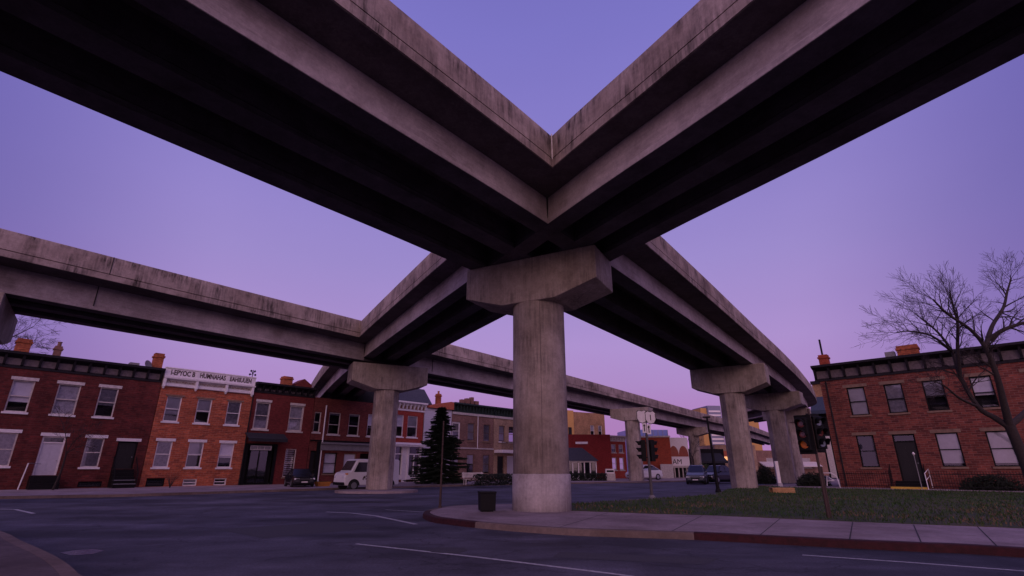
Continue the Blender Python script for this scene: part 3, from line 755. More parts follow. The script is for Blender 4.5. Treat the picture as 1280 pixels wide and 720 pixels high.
for txt, x, wd in (('I-EPYOC B', 8.38, 1.66), ('HUMNAHAS', 10.52, 1.9), ('EAHIIUUEH', 12.66, 1.7)):
    X = Matrix.Translation((x, -.142, 8.33)) @ Matrix.Rotation(R(90), 4, 'X')
    o = text_mesh(txt, .52, 'rust', 'lettering', wc, X, .012, bold=.028)
    ws = max(v.co.x for v in o.data.vertices) - min(v.co.x for v in o.data.vertices); k = wd / ws
    for v in o.data.vertices: v.co.x = x + (v.co.x - x) * k
f = MB().tube([(13.6, .1, 8.7), (13.6, .1, 9.35)], .03, 6)
for dx, dz in ((-.22, .2), (.22, .2), (0, .35), (-.15, .5), (.15, .5)): f.lathe([(.02, -.1), (.1, 0), (.02, .1)], (13.6 + dx, .1, 8.75 + dz), 8); f.tube([(13.6, .1, 8.75 + dz), (13.6 + dx, .1, 8.75 + dz)], .02, 5)
f.build('roof_finial', 'black', h)

# --- maroon house with shop door under awning
h = house('row_house', 'plain maroon painted house with black cornice and a black awning over a dark shop door')
holes = [(14.25, 15.5, 4.5, 6.75), (17.2, 18.5, 4.48, 6.7), (13.95, 16.6, .12, 3.35), (17.35, 18.3, .7, 3.0)]
facade(h, 'brickC', 13.9, 19.35, 0, 8.1, holes)
roof(h, 13.9, 19.35, 8.1)
window(h, 14.25, 15.5, 4.5, 6.75, 'cream', .97, 'curtain', 'cream', 'cream', fw=.12, over=.04); window(h, 17.2, 18.5, 4.48, 6.7, 'cream', .97, 'curtain', 'cream', 'cream', fw=.12, over=.04)
w = window(h, 17.35, 18.3, .7, 3.0, 'cream', 0, sill='brownstone')
sl = MB()
for i in range(12): sl.box(17.5, 18.15, .17, .19, .9 + i * .17, 1.0 + i * .17)
sl.build('blind', 'blind', w)
cornice(h, 13.9, 19.3, 7.5, 8.35, 'cornice', None, .6)
orn = MB()
for i in range(38): x = 14.1 + i * .135; orn.box(x, x + .06, -.035, -.014, 7.7 + .03 * math.sin(i * 2.1), 7.86)
orn.build('cornice_ornament', 'cornice_panel', h)
sf = MB(); sf.box(13.97, 14.2, -.06, .1, .12, 3.3); sf.box(16.35, 16.58, -.06, .1, .12, 3.3); sf.box(14.2, 16.35, -.04, .1, 3.2, 3.34)
fr = sf.build('shop_front', 'black', h)
mb = MB(); mb.box(14.4, 16.15, .12, .16, 2.84, 2.9); mb.box(14.4, 16.15, .12, .16, 3.14, 3.2)
for x in (14.4, 14.97, 15.54, 16.1): mb.box(x, x + .05, .12, .16, 2.9, 3.14)
tr = mb.build('transom', 'white', fr); MB().box(14.45, 16.1, .15, .17, 2.9, 3.14).build('transom_pane', 'curtain', tr)
mb = MB()
for x in (14.45, 15.2, 15.95): mb.box(x, x + .09, .2, .28, .12, 2.84)
mb.build('door_frame', 'black', fr); MB().box(14.2, 16.4, .4, .44, .1, 3.3).build('dark_room', 'dark', fr)
MB().quad((14.54, .24, .3), (15.2, .24, .3), (15.2, .24, 2.8), (14.54, .24, 2.8)).quad((15.29, .24, .3), (15.95, .24, .3), (15.95, .24, 2.8), (15.29, .24, 2.8)).build('door_pane', 'glass', fr)
aw = MB().profile_x([(-.02, 4.2), (-.1, 4.2), (-1.0, 3.72), (-1.0, 3.48), (-.96, 3.48), (-.96, 3.68), (-.02, 4.1)], 13.75, 16.95); aw.build('awning', 'awning', h)
chimney(None, '', 17.0, 1.1, 8.1, .85, .7, 1.2, 'terra', 0, parent=h)
dm = MB().profile_y([(-.75, 0), (.75, 0), (.75, .75), (0, 1.25), (-.75, .75)], -.6, .8)
dm.build('dormer', 'brickC', h, loc=(18.5, 1.3, 8.0))
MB().tube([(13.88, -.08, .1), (13.88, -.08, 7.45)], .05, 8).build('downpipe', 'dark', h)

# --- maroon shop house under the viaduct
h = house('row_house', 'low maroon shop house with grey fascia standing under the viaduct behind the white van')
holes = [(19.55, 20.2, 4.5, 6.3), (20.98, 22.15, 4.38, 6.36), (23.05, 24.2, 4.38, 6.36), (25.1, 26.0, 4.38, 6.5), (19.6, 20.35, .12, 2.9), (20.95, 22.2, .95, 2.75), (22.9, 24.2, .12, 2.75), (24.6, 25.7, .3, 2.75)]
facade(h, 'brickD', 19.4, 27.0, 0, 7.6, holes)
roof(h, 19.4, 27.0, 7.6)
window(h, 19.55, 20.2, 4.5, 6.3, 'cream', 0, sill='cream'); window(h, 20.98, 22.15, 4.38, 6.36, 'cream', .12, 'curtain', sill='cream', mid=.45); window(h, 23.05, 24.2, 4.38, 6.36, 'cream', .1, 'curtain', sill='cream', mid=.45); window(h, 25.1, 26.0, 4.38, 6.5, 'white', .5, sill='cream')
MB().profile_x([(-.02, 2.95), (-.25, 2.97), (-.25, 3.45), (-.4, 3.5), (-.4, 3.62), (-.02, 3.7)], 20.4, 26.6).build('shop_fascia', 'grey', h)
MB().box(19.4, 26.9, -.12, -.01, 3.72, 3.84).build('string_course', 'black', h)
window(h, 20.95, 22.2, .95, 2.75, 'black', .97, 'blind', sill='brownstone')
window(h, 24.6, 25.7, .3, 2.75, 'black', 0, sill=None)
door(h, 22.9, 24.2, .12, 2.75, 'door_white', 'brownstone', .0); door(h, 19.6, 20.35, .12, 2.9, 'door_black', 'black')
MB().tube([(20.55, -.09, .1), (20.55, -.09, 6.95)], .06, 8).build('downpipe', 'white', h)
MB().box(20.1, 20.42, -.16, -.01, .1, 3.7).build('shop_pilaster', 'black', h)

# --- bright red house with white shop bay
h = house('row_house', 'bright red house with white cornice, white shop bay and slate mansard roof')
holes = [(28.3, 29.35, 4.5, 6.7), (29.85, 31.15, 4.5, 6.68), (28.1, 31.55, .5, 3.5)]
facade(h, 'brickE', 27.05, 31.9, 0, 7.6, holes)
window(h, 28.3, 29.35, 4.5, 6.7, 'white', .55); window(h, 29.85, 31.15, 4.5, 6.68, 'white', .55)
cornice(h, 27.05, 32.1, 7.15, 8.1, 'white', 'flue', .5, .45)
MB().profile_x([(.0, 8.1), (1.6, 9.9), (5.5, 9.9), (7.5, 8.1)], 27.3, 33.0).build('roof', 'slate', h)
MB().profile_x([(-.02, 3.5), (-.75, 3.52), (-.8, 3.72), (-.02, 3.95)], 28.0, 31.75).build('bay_entablature', 'white', h)
by = MB()
for x in (28.1, 29.15, 29.8, 31.35): by.box(x, x + .2, -.45, -.2, .35, 3.5)
by.box(28.3, 29.15, -.42, -.25, .35, .8); by.box(30.0, 31.35, -.42, -.25, .35, .8); by.box(28.3, 29.15, -.42, -.3, 2.75, 2.85); by.box(30.0, 31.35, -.42, -.3, 2.75, 2.85); by.box(30.62, 30.7, -.42, -.3, .8, 2.75); by.box(29.3, 29.85, -.38, -.3, .1, 3.5)
b_ = by.build('shop_bay', 'white', h)
MB().quad((28.3, -.3, .8), (29.15, -.3, .8), (29.15, -.3, 3.5), (28.3, -.3, 3.5)).quad((30.0, -.3, .8), (31.35, -.3, .8), (31.35, -.3, 3.5), (30.0, -.3, 3.5)).build('pane', 'glass', b_)
MB().box(28.1, 31.55, .5, .55, .1, 3.5).build('dark_room', 'dark', b_)
ss = MB()
for i in range(3): ss.box(31.0, 32.4, -1.3 + .3 * i, -.03, Z + .2 * i, Z + .2 * (i + 1) - .02)
ss.build('front_steps', 'stone', h)

# --- white clapboard house behind the spruce
h = house('clapboard_house', 'white clapboard house with orange red roof edge, mostly behind the dark spruce')
facade(h, 'clap', 32.0, 35.85, 0, 7.7, [(33.0, 34.0, 4.5, 6.3)], 8)
window(h, 33.0, 34.0, 4.5, 6.3, 'white', .6)
for ca, cc in ((32.0, 32.98), (34.02, 35.85)):
    cb = MB()
    pr = [(.02, .3)]
    for i in range(30): pr += [(-.022, .3 + i * .245), (-.004, .535 + i * .245)]
    cb.profile_x(pr + [(.02, 7.64)], ca, cc); cb.build('clapboards', 'clap', h)
MB().profile_y([(32.4, 7.72), (35.9, 7.72), (35.9, 8.55), (35.5, 8.6), (32.4, 7.95)], -.3, 7).build('roof', 'redroof', h)
chimney(None, '', 35.0, 1.5, 8.2, .5, .5, 1.4, 'terra', 0, pots=1, parent=h)

# --- brown brick house
h = house('row_house', 'brown brick row house with dark green bracketed cornice right of the spruce')
up = [(35.95, 37.2), (38.35, 39.5), (40.9, 42.05)]
holes = [(a, b, 4.45, 6.45) for a, b in up] + [(a, b, .85, 2.95) for a, b in up]
facade(h, 'brickG', 35.9, 42.6, 0, 8.3, holes)
roof(h, 35.9, 42.6, 8.3)
for i, (a, b) in enumerate(up):
    window(h, a, b, 4.45, 6.45, ('white', 'brownstone', 'brownstone')[i], (.9, .9, .95)[i], ('curtain', 'blind', 'curtain')[i], None, 'brownstone', fw=(.16, .09, .09)[i])
    window(h, a, b, .85, 2.95, 'brownstone', (.5, .5, .9)[i], ('blind', 'blind', 'curtain')[i], None, 'brownstone')
cornice(h, 35.9, 42.6, 7.55, 8.6, 'dkgreen', None, .5)
MB().box(35.9, 42.6, -.1, -.015, 7.3, 7.56).build('frieze_band', 'stone', h)
MB().tube([(39.9, -.08, 3.6), (39.9, -.08, 7.3)], .05, 8).build('downpipe', 'white', h)
MB().box(35.95, 42.6, -.06, -.01, 3.55, 3.7).build('string_course', 'stone', h)
rf = MB()
for x, w_, hh in ((38.2, .4, .5), (39.0, .5, .7), (39.8, .35, .9), (40.4, .6, .5)): rf.box(x, x + w_, 1, 1.5, 8.3, 8.3 + .45 + hh)
rf.build('roof_vents', 'flue', h)

# --- tan house with balcony
h = house('row_house', 'tan brick row house with a small iron balcony, partly behind the centre pier')
up = [(43.55, 44.6), (45.3, 46.3), (47.4, 48.5)]
holes = [(a, b, 4.55, 6.45) for a, b in up] + [(43.3, 44.5, .2, 2.9), (45.0, 46.4, .2, 2.9), (47.3, 48.6, .9, 2.9)]
facade(h, 'brickH', 42.65, 49.5, 0, 8.1, holes)
roof(h, 42.65, 49.5, 8.1)
for a, b in up: window(h, a, b, 4.55, 6.45, 'brownstone', .9, 'blind')
door(h, 43.3, 44.5, .2, 2.9, 'door_black', 'brownstone'); door(h, 45.0, 46.4, .2, 2.9, 'door_white', 'white'); window(h, 47.3, 48.6, .9, 2.9, 'brownstone', .4)
cornice(h, 42.65, 49.5, 7.55, 8.6, 'dkgreen', None, .5)
MB().box(42.65, 49.5, -.1, -.015, 7.3, 7.56).build('frieze_band', 'stone', h)
bal = MB().box(42.75, 46.6, -1.3, -.02, 3.2, 3.55); bo = bal.build('balcony', 'white', h)
br_ = MB().box(42.8, 46.55, -1.28, -1.24, 4.4, 4.46)
for i in range(26): br_.box(42.8 + i * .15, 42.825 + i * .15, -1.275, -1.25, 3.55, 4.4)
br_.build('railing', 'black', bo)

# --- right hand brick house
RH = (23.25, 38.73, 0.0); RRZ = R(-43)
h = thing('brick_house', 'red brown brick town house with black cornice behind the lawn and bare tree', 'house', RH, RRZ)
up = [(1.55, 2.65), (3.8, 4.85), (5.95, 7.05), (8.4, 9.45), (11.0, 12.1), (13.4, 14.5)]
holes = [(a, b, 4.95, 6.92) for a, b in up] + [(1.5, 2.55, 1.45, 3.58), (3.6, 4.85, .6, 3.56), (5.92, 7.08, 1.47, 3.55), (8.4, 9.6, 1.47, 3.55), (11.0, 12.1, 1.47, 3.55), (13.4, 14.5, 1.47, 3.55)]
facade(h, 'brickR', -.05, 16, 0, 8.35, holes, 10)
roof(h, -.05, 16, 8.35, 10)
for i, (a, b) in enumerate(up):
    window(h, a, b, 4.95, 6.92, 'black', (.97, .97, .55, .6, .6, .5)[i], ('blind', 'curtain', 'curtain', 'blind', 'blind', 'blind')[i], 'brownstone', 'brownstone', mid=.48, over=.2)
window(h, 1.5, 2.55, 1.45, 3.58, 'black', 0, 'curtain', 'brownstone', 'brownstone', over=.2)
for a, b in ((5.92, 7.08), (8.4, 9.6), (11.0, 12.1), (13.4, 14.5)): window(h, a, b, 1.47, 3.55, 'black', .9, 'blind', 'brownstone', 'brownstone', over=.2)
door(h, 3.6, 4.85, .6, 3.56, 'door_black', 'black', .35, lintel='brownstone')
cornice(h, -.35, 16, 7.55, 8.7, 'cornice', 'cornice_panel', .95, .6)
chimney(None, '', .35, .9, 8.3, .62, .62, 1.35, 'brickO', 0, pipe=1.25, parent=h)
chimney(None, '', 5.5, 2.2, 8.3, 1.25, .8, 1.5, 'terra', 0, parent=h)
MB().box(4.1, 4.7, 2.0, 2.6, 8.3, 9.5).build('roof_vent', 'grey', h)
sp_ = MB()
for i in range(3): sp_.box(3.3, 5.0, -1.25 + .35 * i, -.03, Z + .16 * i, Z + .16 * (i + 1) - .004)
sp_.build('stoop', 'black', h)
MB().box(3.1, 5.05, -1.5, -1.27, Z, Z + .13).build('yellow_step', 'yellow', h)
MB().tube([(.35, -.09, .2), (.35, -.09, 7.5)], .05, 8).build('downpipe', 'dark', h)
def rl(x, y, z=Z): 
    c, s = math.cos(RRZ), math.sin(RRZ); return (RH[0] + c * x - s * y, RH[1] + s * x + c * y, z)
def fence(name, label, x0, x1, yy):
    t = thing(name, label, 'fence', rl(x0, yy), RRZ); L = x1 - x0
    MB().box(0, L, -.015, .015, .88, .92).build('rail', 'black', t); MB().box(0, L, -.015, .015, .15, .19).build('rail', 'black', t)
    n = int(L / .13)
    for k in range(0, n + 1):
        x = L * k / n; q = MB().tube([(x, 0, 0), (x, 0, 1.0)], .011, 5); q.lathe([(.02, 1.0), (.003, 1.08)], (x, 0, 0), 5); q.build('picket', 'black', t)
fence('iron_fence', 'black iron picket fence left of the front door of the right hand house', .25, 3.0, -1.35)
fence('iron_fence', 'black iron picket fence right of the front door of the right hand house', 5.2, 14.5, -1.35)
for sx, lab in ((3.12, 'black slanted iron stair rail on the left of the dark front door'), (4.95, 'black slanted iron stair rail on the right of the dark front door')):
    t = thing('stair_rail', lab, 'handrail', rl(sx, 0), RRZ)
    q = MB().tube([(0, -1.2, 0), (0, -1.2, 1.0), (0, -.2, 1.5), (0, -.06, 1.5)], .02, 6)
    for k in range(7): q.tube([(0, -1.1 + k * .15, .1 + k * .06), (0, -1.1 + k * .15, 1.02 + k * .075)], .01, 5)
    q.build('rail', 'black', t)
t = thing('garden_lamp', 'thin white post with a small round lamp head in front of the dark front door', 'lamp', rl(4.75, -1.75), RRZ)
MB().tube([(0, 0, 0), (0, 0, 2.05)], .022, 8).build('post', 'steel', t); MB().lathe([(.02, -.1), (.09, 0), (.02, .1)], (0, 0, 2.12), 10, True).build('lamp_head', 'white', t)
t = thing('handrail', 'white tubular handrail beside the thin lamp post at the stoop', 'handrail', rl(5.05, -1.6), RRZ)
MB().tube([(0, 0, 0), (0, 0, .95), (.18, .5, 1.2), (.18, .5, .1)], .025, 7).tube([(0, 0, .55), (.18, .5, .8)], .02, 6).build('rail', 'white', t)

# ------------------------------------------------------------------ buildings farther along the street
def block(name, label, cat, u0, u1, vtop, d, rz, mat, depth=10, holes=(), roofmat='roof', base=Z, parapet=.25):
    x0, zt = D(u0, vtop, d); ang = math.radians(rz)
    # solve the width so the right end falls on the column u1
    k = (u1 - 640) / F * 1.0
    best = None; w = .5
    while w < 60:
        px, py = x0 + w * math.cos(ang), d + w * math.sin(ang)
        u = 640 + F * px / (py * math.cos(TH) + (zt * .5) * math.sin(TH))
        if u >= u1: break
        w += .05
    t = thing(name, label, cat, (x0, d, base), ang)
    H = zt - base
    facade(t, mat, 0, w, 0, H, [(a * w, b * w, c * H, e * H) for a, b, c, e in holes], depth, .15)
    MB().box(.02, w - .02, .05, depth - .05, H - parapet - .2, H - parapet).build('roof', roofmat, t)
    for i, (a, b, c, e) in enumerate(holes): window(t, a * w, b * w, c * H, e * H, 'stone', .5, 'curtain', sill='stone', fw=.1)
    return t, w, H
t, w, H = block('brick_block', 'tall tan brick block with a strip of ochre wall, behind the dark red wall', 'building', 706, 757, 514, 95, 30, 'brickT', holes=[(.62, .72, .62, .8), (.82, .92, .62, .8)])
MB().box(0, w * .2, -.12, -.004, 0, H + .2).build('ochre_strip', 'yellow_wall', t)  # part of the brick wall coloured as if warm light fell on it
MB().box(w * .06, w * .14, -.16, -.125, H * .55, H * .75).build('window', 'dark', t)
t, w, H = block('brick_block', 'windowless dark red painted block left of the distant pier, with a narrow white sign', 'building', 708, 763, 543, 74, 2, 'brickW', 12)
MB().box(w * .2, w * .48, -.08, -.004, H * .78, H * .83).build('sign_board', 'white', t)
t, w, H = block('brick_house', 'narrow brick house with bay windows between the dark red block and the distant pier', 'house', 760, 782, 546, 76, 35, 'brickE', 10, [(.15, .42, .62, .82), (.58, .85, .62, .82), (.15, .42, .2, .5), (.58, .85, .2, .5)])
cornice(t, 0, w, H - .6, H + .2, 'cream', None, .5, .4)
t, w, H = block('brick_block', 'orange red painted block right of the traffic signals seen from behind', 'building', 798, 838, 547, 82, -14, 'brickO', 12)
MB().box(-.1, w + .1, -.12, .25, H, H + .22).build('coping', 'stone', t)
MB().box(w * .62, w * 1.0, -2.2, -.02, 0, H * .33).build('annex', 'stone', t)
t, w, H = block('office_building', 'low blue glazed office building above the orange red block', 'building', 786, 836, 537, 120, 4, 'blueglass', 10)
mb = MB()
for i in range(9): mb.box(w * i / 8 - .06, w * i / 8 + .06, -.1, -.004, 0, H)
mb.build('mullions', 'tower', t)
# mural building and shop
t, w, H = block('shop_building', 'pale shop building with a brown red arched mural band and a lettered white sign', 'building', 834, 860, 547, 86, 5, 'white', 9)
ar = MB()
for c0 in (.26, .74):
    pts = [(w * c0 + w * .24 * math.cos(a), H * .52 + H * .27 * math.sin(a)) for a in [i * math.pi / 10 for i in range(11)]]
    ar.profile_y(pts, -.05, -.004)
ar.build('mural_arches', 'mural', t)
sg = MB().box(w * .1, w * .62, -.2, -.06, H * .27, H * .5); so = sg.build('sign_board', 'white', t)
X = Matrix.Translation((w * .36, -.215, H * .385)) @ Matrix.Rotation(R(90), 4, 'X')
text_mesh('AM', 1.1, 'black', 'lettering', so, X, .01)
sf = MB()
for k in range(5): sf.box(w * (.1 + .2 * k) - .08, w * (.1 + .2 * k) + .08, -1.0, -.8, 0, H * .24)
sf.box(0, w, -1.1, -.02, H * .24, H * .29); sf.build('shop_canopy', 'stone', t)
MB().box(w * .05, w * .95, -.05, -.004, 0, H * .24).build('shop_window', 'dark', t)
t, w, H = block('shop_building', 'low dark shop building with a black canopy behind the parked dark cars', 'building', 857, 905, 561, 92, 8, 'black', 9)
MB().profile_x([(-.02, H * .85), (-2.2, H * .55), (-2.2, H * .48), (-.02, H * .75)], w * .05, w * .9).build('canopy', 'awning', t)
MB().box(w * .2, w * .9, -.06, -.004, H * .1, H * .4).build('shop_window', 'cglass', t)
t, w, H = block('brick_block', 'tan block with red shop fascia and warm lit window behind the farthest left pier', 'building', 893, 945, 556, 105, 6, 'brickH', 9)
MB().box(0, w * .6, -.15, -.004, H * .6, H * .8).build('shop_fascia', 'redroof', t); MB().box(w * .12, w * .3, -.19, -.152, H * .5, H * .62).build('lit_window', 'warm', t)
t, w, H = block('office_tower', 'distant grey office tower with horizontal window bands above the far viaduct', 'building', 884, 905, 507, 210, 6, 'tower', 14)
mb = MB()
for i in range(9): mb.box(w * .06, w * .94, -.1, -.004, H * (.42 + .06 * i), H * (.445 + .06 * i))
mb.build('window_bands', 'white', t)
MB().box(-2.6, -.05, 1, 9, 0, H * .965).build('stair_tower', 'yellow_wall', t)  # orange lit part of the tower, its light given as colour
t, w, H = block('brick_block', 'distant ochre block showing right of the pier above the far viaduct', 'building', 930, 951, 512, 200, 5, 'yellow_wall', 12, [(.2, .4, .86, .93), (.6, .8, .86, .93)])  # wall colour carries the yellow light on this building
t, w, H = block('brick_house', 'narrow orange brown brick house in the gap left of the right hand house', 'house', 1014, 1046, 477, 76, -43, 'brickT', 6)
MB().box(-.1, w, -.3, .1, H - .45, H).build('cornice', 'cornice', t)
MB().box(.02, w - .02, -.12, -.004, 0, H * .66).build('shop_front', 'black', t)  # black sheet standing in for the shadow in the gap
for k in range(2): MB().box(.25 + k * w * .5, w * .42 + k * w * .5, -.18, -.125, .1, H * .42).build('garage_panel', 'cream', t)
MB().profile_x([(-.02, H * .83), (-1.3, H * .68), (-1.3, H * .645), (-.02, H * .66)], -.5, w + .1).build('awning', 'awning_blue', t)
t, w, H = block('shop_building', 'long low dark shop row seen between the piers left of the right hand house', 'building', 944, 1066, 563, 112, 4, 'brickG', 9, [(.1, .25, .3, .7), (.4, .55, .3, .7)])
MB().profile_x([(-.02, H * .55), (-2.0, H * .38), (-2.0, H * .34), (-.02, H * .5)], w * .02, w * .6).build('canopy', 'cream', t)
# glazed kiosk
kx, kz = D(711, 598, 64); t = thing('kiosk', 'small glazed pavilion with white posts and grey hipped roof beside the dark red block', 'pavilion', (kx - .2, 64, Z), R(3))
W_ = 3.5
MB().add([(-.3, -.4, 2.15), (W_ + .3, -.4, 2.15), (W_ + .3, 4, 2.15), (-.3, 4, 2.15), (.2, 1.5, 3.7), (W_ - 1.3, 1.5, 3.7)], [(0, 1, 5, 4), (1, 2, 5), (2, 3, 4, 5), (3, 0, 4), (0, 3, 2, 1)]).build('roof', 'slate', t)
mb = MB()
for k in range(6): mb.box(k * W_ / 5 - .06, k * W_ / 5 + .06, -.06, .06, 0, 2.15)
mb.box(-.06, W_ + .06, -.08, .06, 1.98, 2.15); mb.box(-.06, W_ + .06, -.05, .05, 0, .25); mb.build('posts', 'white', t)
MB().box(0, W_, .1, 3.5, 0, 2.1).build('glazing', 'cglass', t); MB().box(.1, W_ - .1, .3, 3.3, 0, 2.0).build('dark_room', 'dark', t)

# ------------------------------------------------------------------ vehicles
def wheel(root, x, y, r, w=.2):
    t = MB().tube([(x, y - w / 2, r), (x, y - w / 2 + .02, r), (x, y + w / 2 - .02, r), (x, y + w / 2, r)], [r * .9, r, r, r * .9], 20).build('wheel', 'tyre', root)
    s = -1 if y < 0 else 1
    MB().tube([(x, y + s * (w / 2 + .004), r), (x, y + s * (w / 2 - .05), r)], [r * .62, r * .55], 14).build('rim', 'rim', t)

def sedan(label, loc, rz, paint, group=None, cat='car', suv=False):
    t = thing('parked_car', label, cat, loc, rz, group)
    k = 1.15 if suv else 1.0
    def ring(x, w, z0, z1, zs):   # section across y: lower sill, shoulder, deck
        return [(x, -w * .88, z0), (x, -w, z0 + .15), (x, -w, zs), (x, -w * .9, z1), (x, w * .9, z1), (x, w, zs), (x, w, z0 + .15), (x, w * .88, z0)]
    secs = [(-2.25, .74, .38, .70, .60), (-2.15, .84, .25, .84, .68), (-1.5, .88, .2, .90 * k, .75), (-.9, .89, .2, .93 * k, .78), (.9, .89, .2, .95 * k, .80), (1.6, .88, .2, .97 * k, .80), (2.1, .84, .28, .93 * k, .74), (2.2, .76, .4, .80, .64)]
    vs = []; fs = []
    for q in secs: vs += ring(*q)
    n = 8
    for i in range(len(secs) - 1):
        for j in range(n): fs.append((i * n + j, i * n + (j + 1) % n, (i + 1) * n + (j + 1) % n, (i + 1) * n + j))
    fs += [tuple(range(n)), tuple((len(secs) - 1) * n + j for j in range(n))]
    b = MB().add(vs, fs).build('body', paint, t, bevel=.03)
    zr = 1.45 if not suv else 1.72; zb = .93 * k
    cab = [(-1.05, .78, zb - .03), (-.35, .62, zr - .04), (.0, .62, zr), (.85, .62, zr - .02), (1.75 if not suv else 2.0, .76, zb - .01)]
    P = []
    for x, y, z in cab: P += [(x, -y, z), (x, y, z)]
    cfs = [(0, 1, 3, 2), (2, 3, 5, 4), (4, 5, 7, 6), (6, 7, 9, 8), (0, 2, 4, 6, 8), (1, 9, 7, 5, 3)]
    MB().add(P, cfs).build('cabin', paint, t, bevel=.04)
    def L(a, c_, f): return tuple(a[i] + (c_[i] - a[i]) * f for i in range(3))
    gl = MB(); e = .012
    def panel(a, b_, c_, d_, nrm, m=.07):
        ce = [sum(p[i] for p in (a, b_, c_, d_)) / 4 for i in range(3)]
        q = [tuple(p[i] + (ce[i] - p[i]) * m * 2 + nrm[i] * e for i in range(3)) for p in (a, b_, c_, d_)]
        gl.quad(*q)
    panel(P[0], P[1], P[3], P[2], (-.8, 0, .9)); panel(P[6], P[7], P[9], P[8], (.8, 0, .9))
    for s_, o_ in ((-1, 0), (1, 1)):
        m0 = (.22, s_ * .62, zr - .02); m1 = (.22, s_ * .775, zb - .02)
        panel(P[0 + o_], P[2 + o_], m0, m1, (0, s_ * 1.6, .3), .09); panel(m1, m0, P[6 + o_], P[8 + o_], (0, s_ * 1.6, .3), .09)
    gl.build('windows', 'cglass' if paint != 'car_black' else 'car_black', t)
    for x in (-1.42, 1.35):
        for y in (-.80, .80): wheel(t, x, y, .32 if not suv else .36)
    for y in (-.6, .6):
        MB().box(-2.25, -2.12, y - .2, y + .2, .58, .70).build('headlight', 'lamp_glass', t, bevel=.02); MB().box(2.08, 2.215, y - .2, y + .2, .66, .78).build('taillight', 'lamp_red', t, bevel=.02)
    MB().box(-2.28, -2.15, -.38, .38, .44, .56).build('grille', 'black', t); MB().box(-2.295, -2.27, -.24, .24, .36, .45).build('number_plate', 'white', t)
    for y in (-.93, .93): MB().box(-.9, -.72, y - .09, y + .09, .92 * k, 1.04 * k).build('mirror', paint, t, bevel=.02)
    MB().box(-1.9, 1.9, -.70, .70, .12, .3).build('underbody', 'black', t)
    return t
sedan('black sedan parked on the pavement in front of the maroon house with the black awning', (*G(373, 608.2, Z), Z), R(122), 'car_black').scale = (.86, .86, .86)
sedan('dark grey car parked across the road, just left of the leaning street pole', (18.0, 53.0, 0), R(66), 'car_grey', suv=True)
sedan('dark car half hidden behind the leaning street pole and the lawn edge pier', (20.9, 55.5, 0), R(38), 'car_black', suv=True)
t = thing('bench', 'pale slatted bench on the pavement before the brown brick house', 'bench', (*G(592, 606, Z), Z), RZ - R(20))
for k in range(3): MB().box(-.95, .95, -.32 + .14 * k, -.22 + .14 * k, .42, .46).build('seat_slat', 'cream', t)
for k in range(3): MB().profile_x([(.16 + .03 * k, .56 + .14 * k), (.19 + .03 * k, .56 + .14 * k), (.215 + .03 * k, .66 + .14 * k), (.185 + .03 * k, .66 + .14 * k)], -.95, .95).build('back_slat', 'cream', t)
for x in (-.8, .8): MB().profile_x([(-.34, 0), (-.26, 0), (-.24, .38), (.1, .38), (.14, 0), (.22, 0), (.2, .45), (.31, 1.0), (.26, 1.0), (.14, .42), (-.34, .42)], x - .03, x + .03).build('leg_frame', 'cream', t)
sedan('white car parked beside the far orange red block, behind the signal pole', (*D(806, 602, 66)[:1], 66, Z), R(25), 'car_white', suv=True)
# white van (front to the left)
vx, vy = G(444, 614, 0); t = thing('white_van', 'white panel van with small dark decals parked left of the kerbed pier', 'van', (-10.2, 37.1, 0), R(42))
prof = [(-1.55, .32), (-1.62, .55), (-1.6, .95), (-1.5, 1.12), (-1.2, 1.2), (-.84, 1.88), (-.70, 1.97), (2.25, 1.97), (2.35, 1.88), (2.38, .4), (2.3, .32)]
MB().profile_y(prof, -.85, .85).build('body', 'car_white', t, bevel=.06)
MB().add([(-1.19, -.72, 1.25), (-1.19, .72, 1.25), (-.86, .68, 1.86), (-.86, -.68, 1.86)], [(0, 1, 2, 3)]).build('windscreen', 'car_black', t, loc=(-.015, 0, .012))
for x0, x1 in ((-1.02, -.12), (.02, .75), (.9, 1.9)):
    for y in (-.853, .853):
        q = .28 if x0 < -.5 else 0
        MB().profile_y([(x0, 1.15), (x1, 1.15), (x1, 1.76), (x0 + q, 1.76)], y - .004 if y < 0 else y, y if y < 0 else y + .004).build('side_window', 'car_black', t)
for x in (-.95, 1.65):
    for y in (-.78, .78): wheel(t, x, y, .32)
    for y in (-.851, .851):
        pts = [(x + .4 * math.cos(a), .32 + .4 * math.sin(a)) for a in [math.pi * i / 12 for i in range(13)]]
        MB().profile_y(pts, y - .003, y + .003).build('wheel_arch', 'black', t)
for y in (-.6, .6): MB().box(-1.63, -1.52, y - .16, y + .16, .78, .95).build('headlight', 'amber' if False else 'lamp_glass', t, bevel=.02)
MB().box(-1.66, -1.56, -.8, .8, .35, .52).build('bumper', 'black', t, bevel=.03)
MB().box(-1.56, -1.42, -.86, -.7, .98, 1.08).build('indicator', 'orange', t)
dc = MB(); rr = random.Random(9)
for i in range(12):
    a = rr.uniform(0, 6.28); x = -.05 + rr.uniform(-.28, .28); z = .82 + rr.uniform(-.14, .16); r_ = rr.uniform(.04, .08)
    dc.profile_y([(x + r_ * rr.uniform(.5, 1.3) * math.cos(b), z + r_ * rr.uniform(.5, 1.3) * math.sin(b)) for b in [j * math.pi / 3 for j in range(6)]], -.8545 - .0004 * i, -.851)
dc.build('decal', 'rust', t)
MB().box(-.10, -.085, -.855, -.851, .5, 1.75).build('door_seam', 'grey', t)

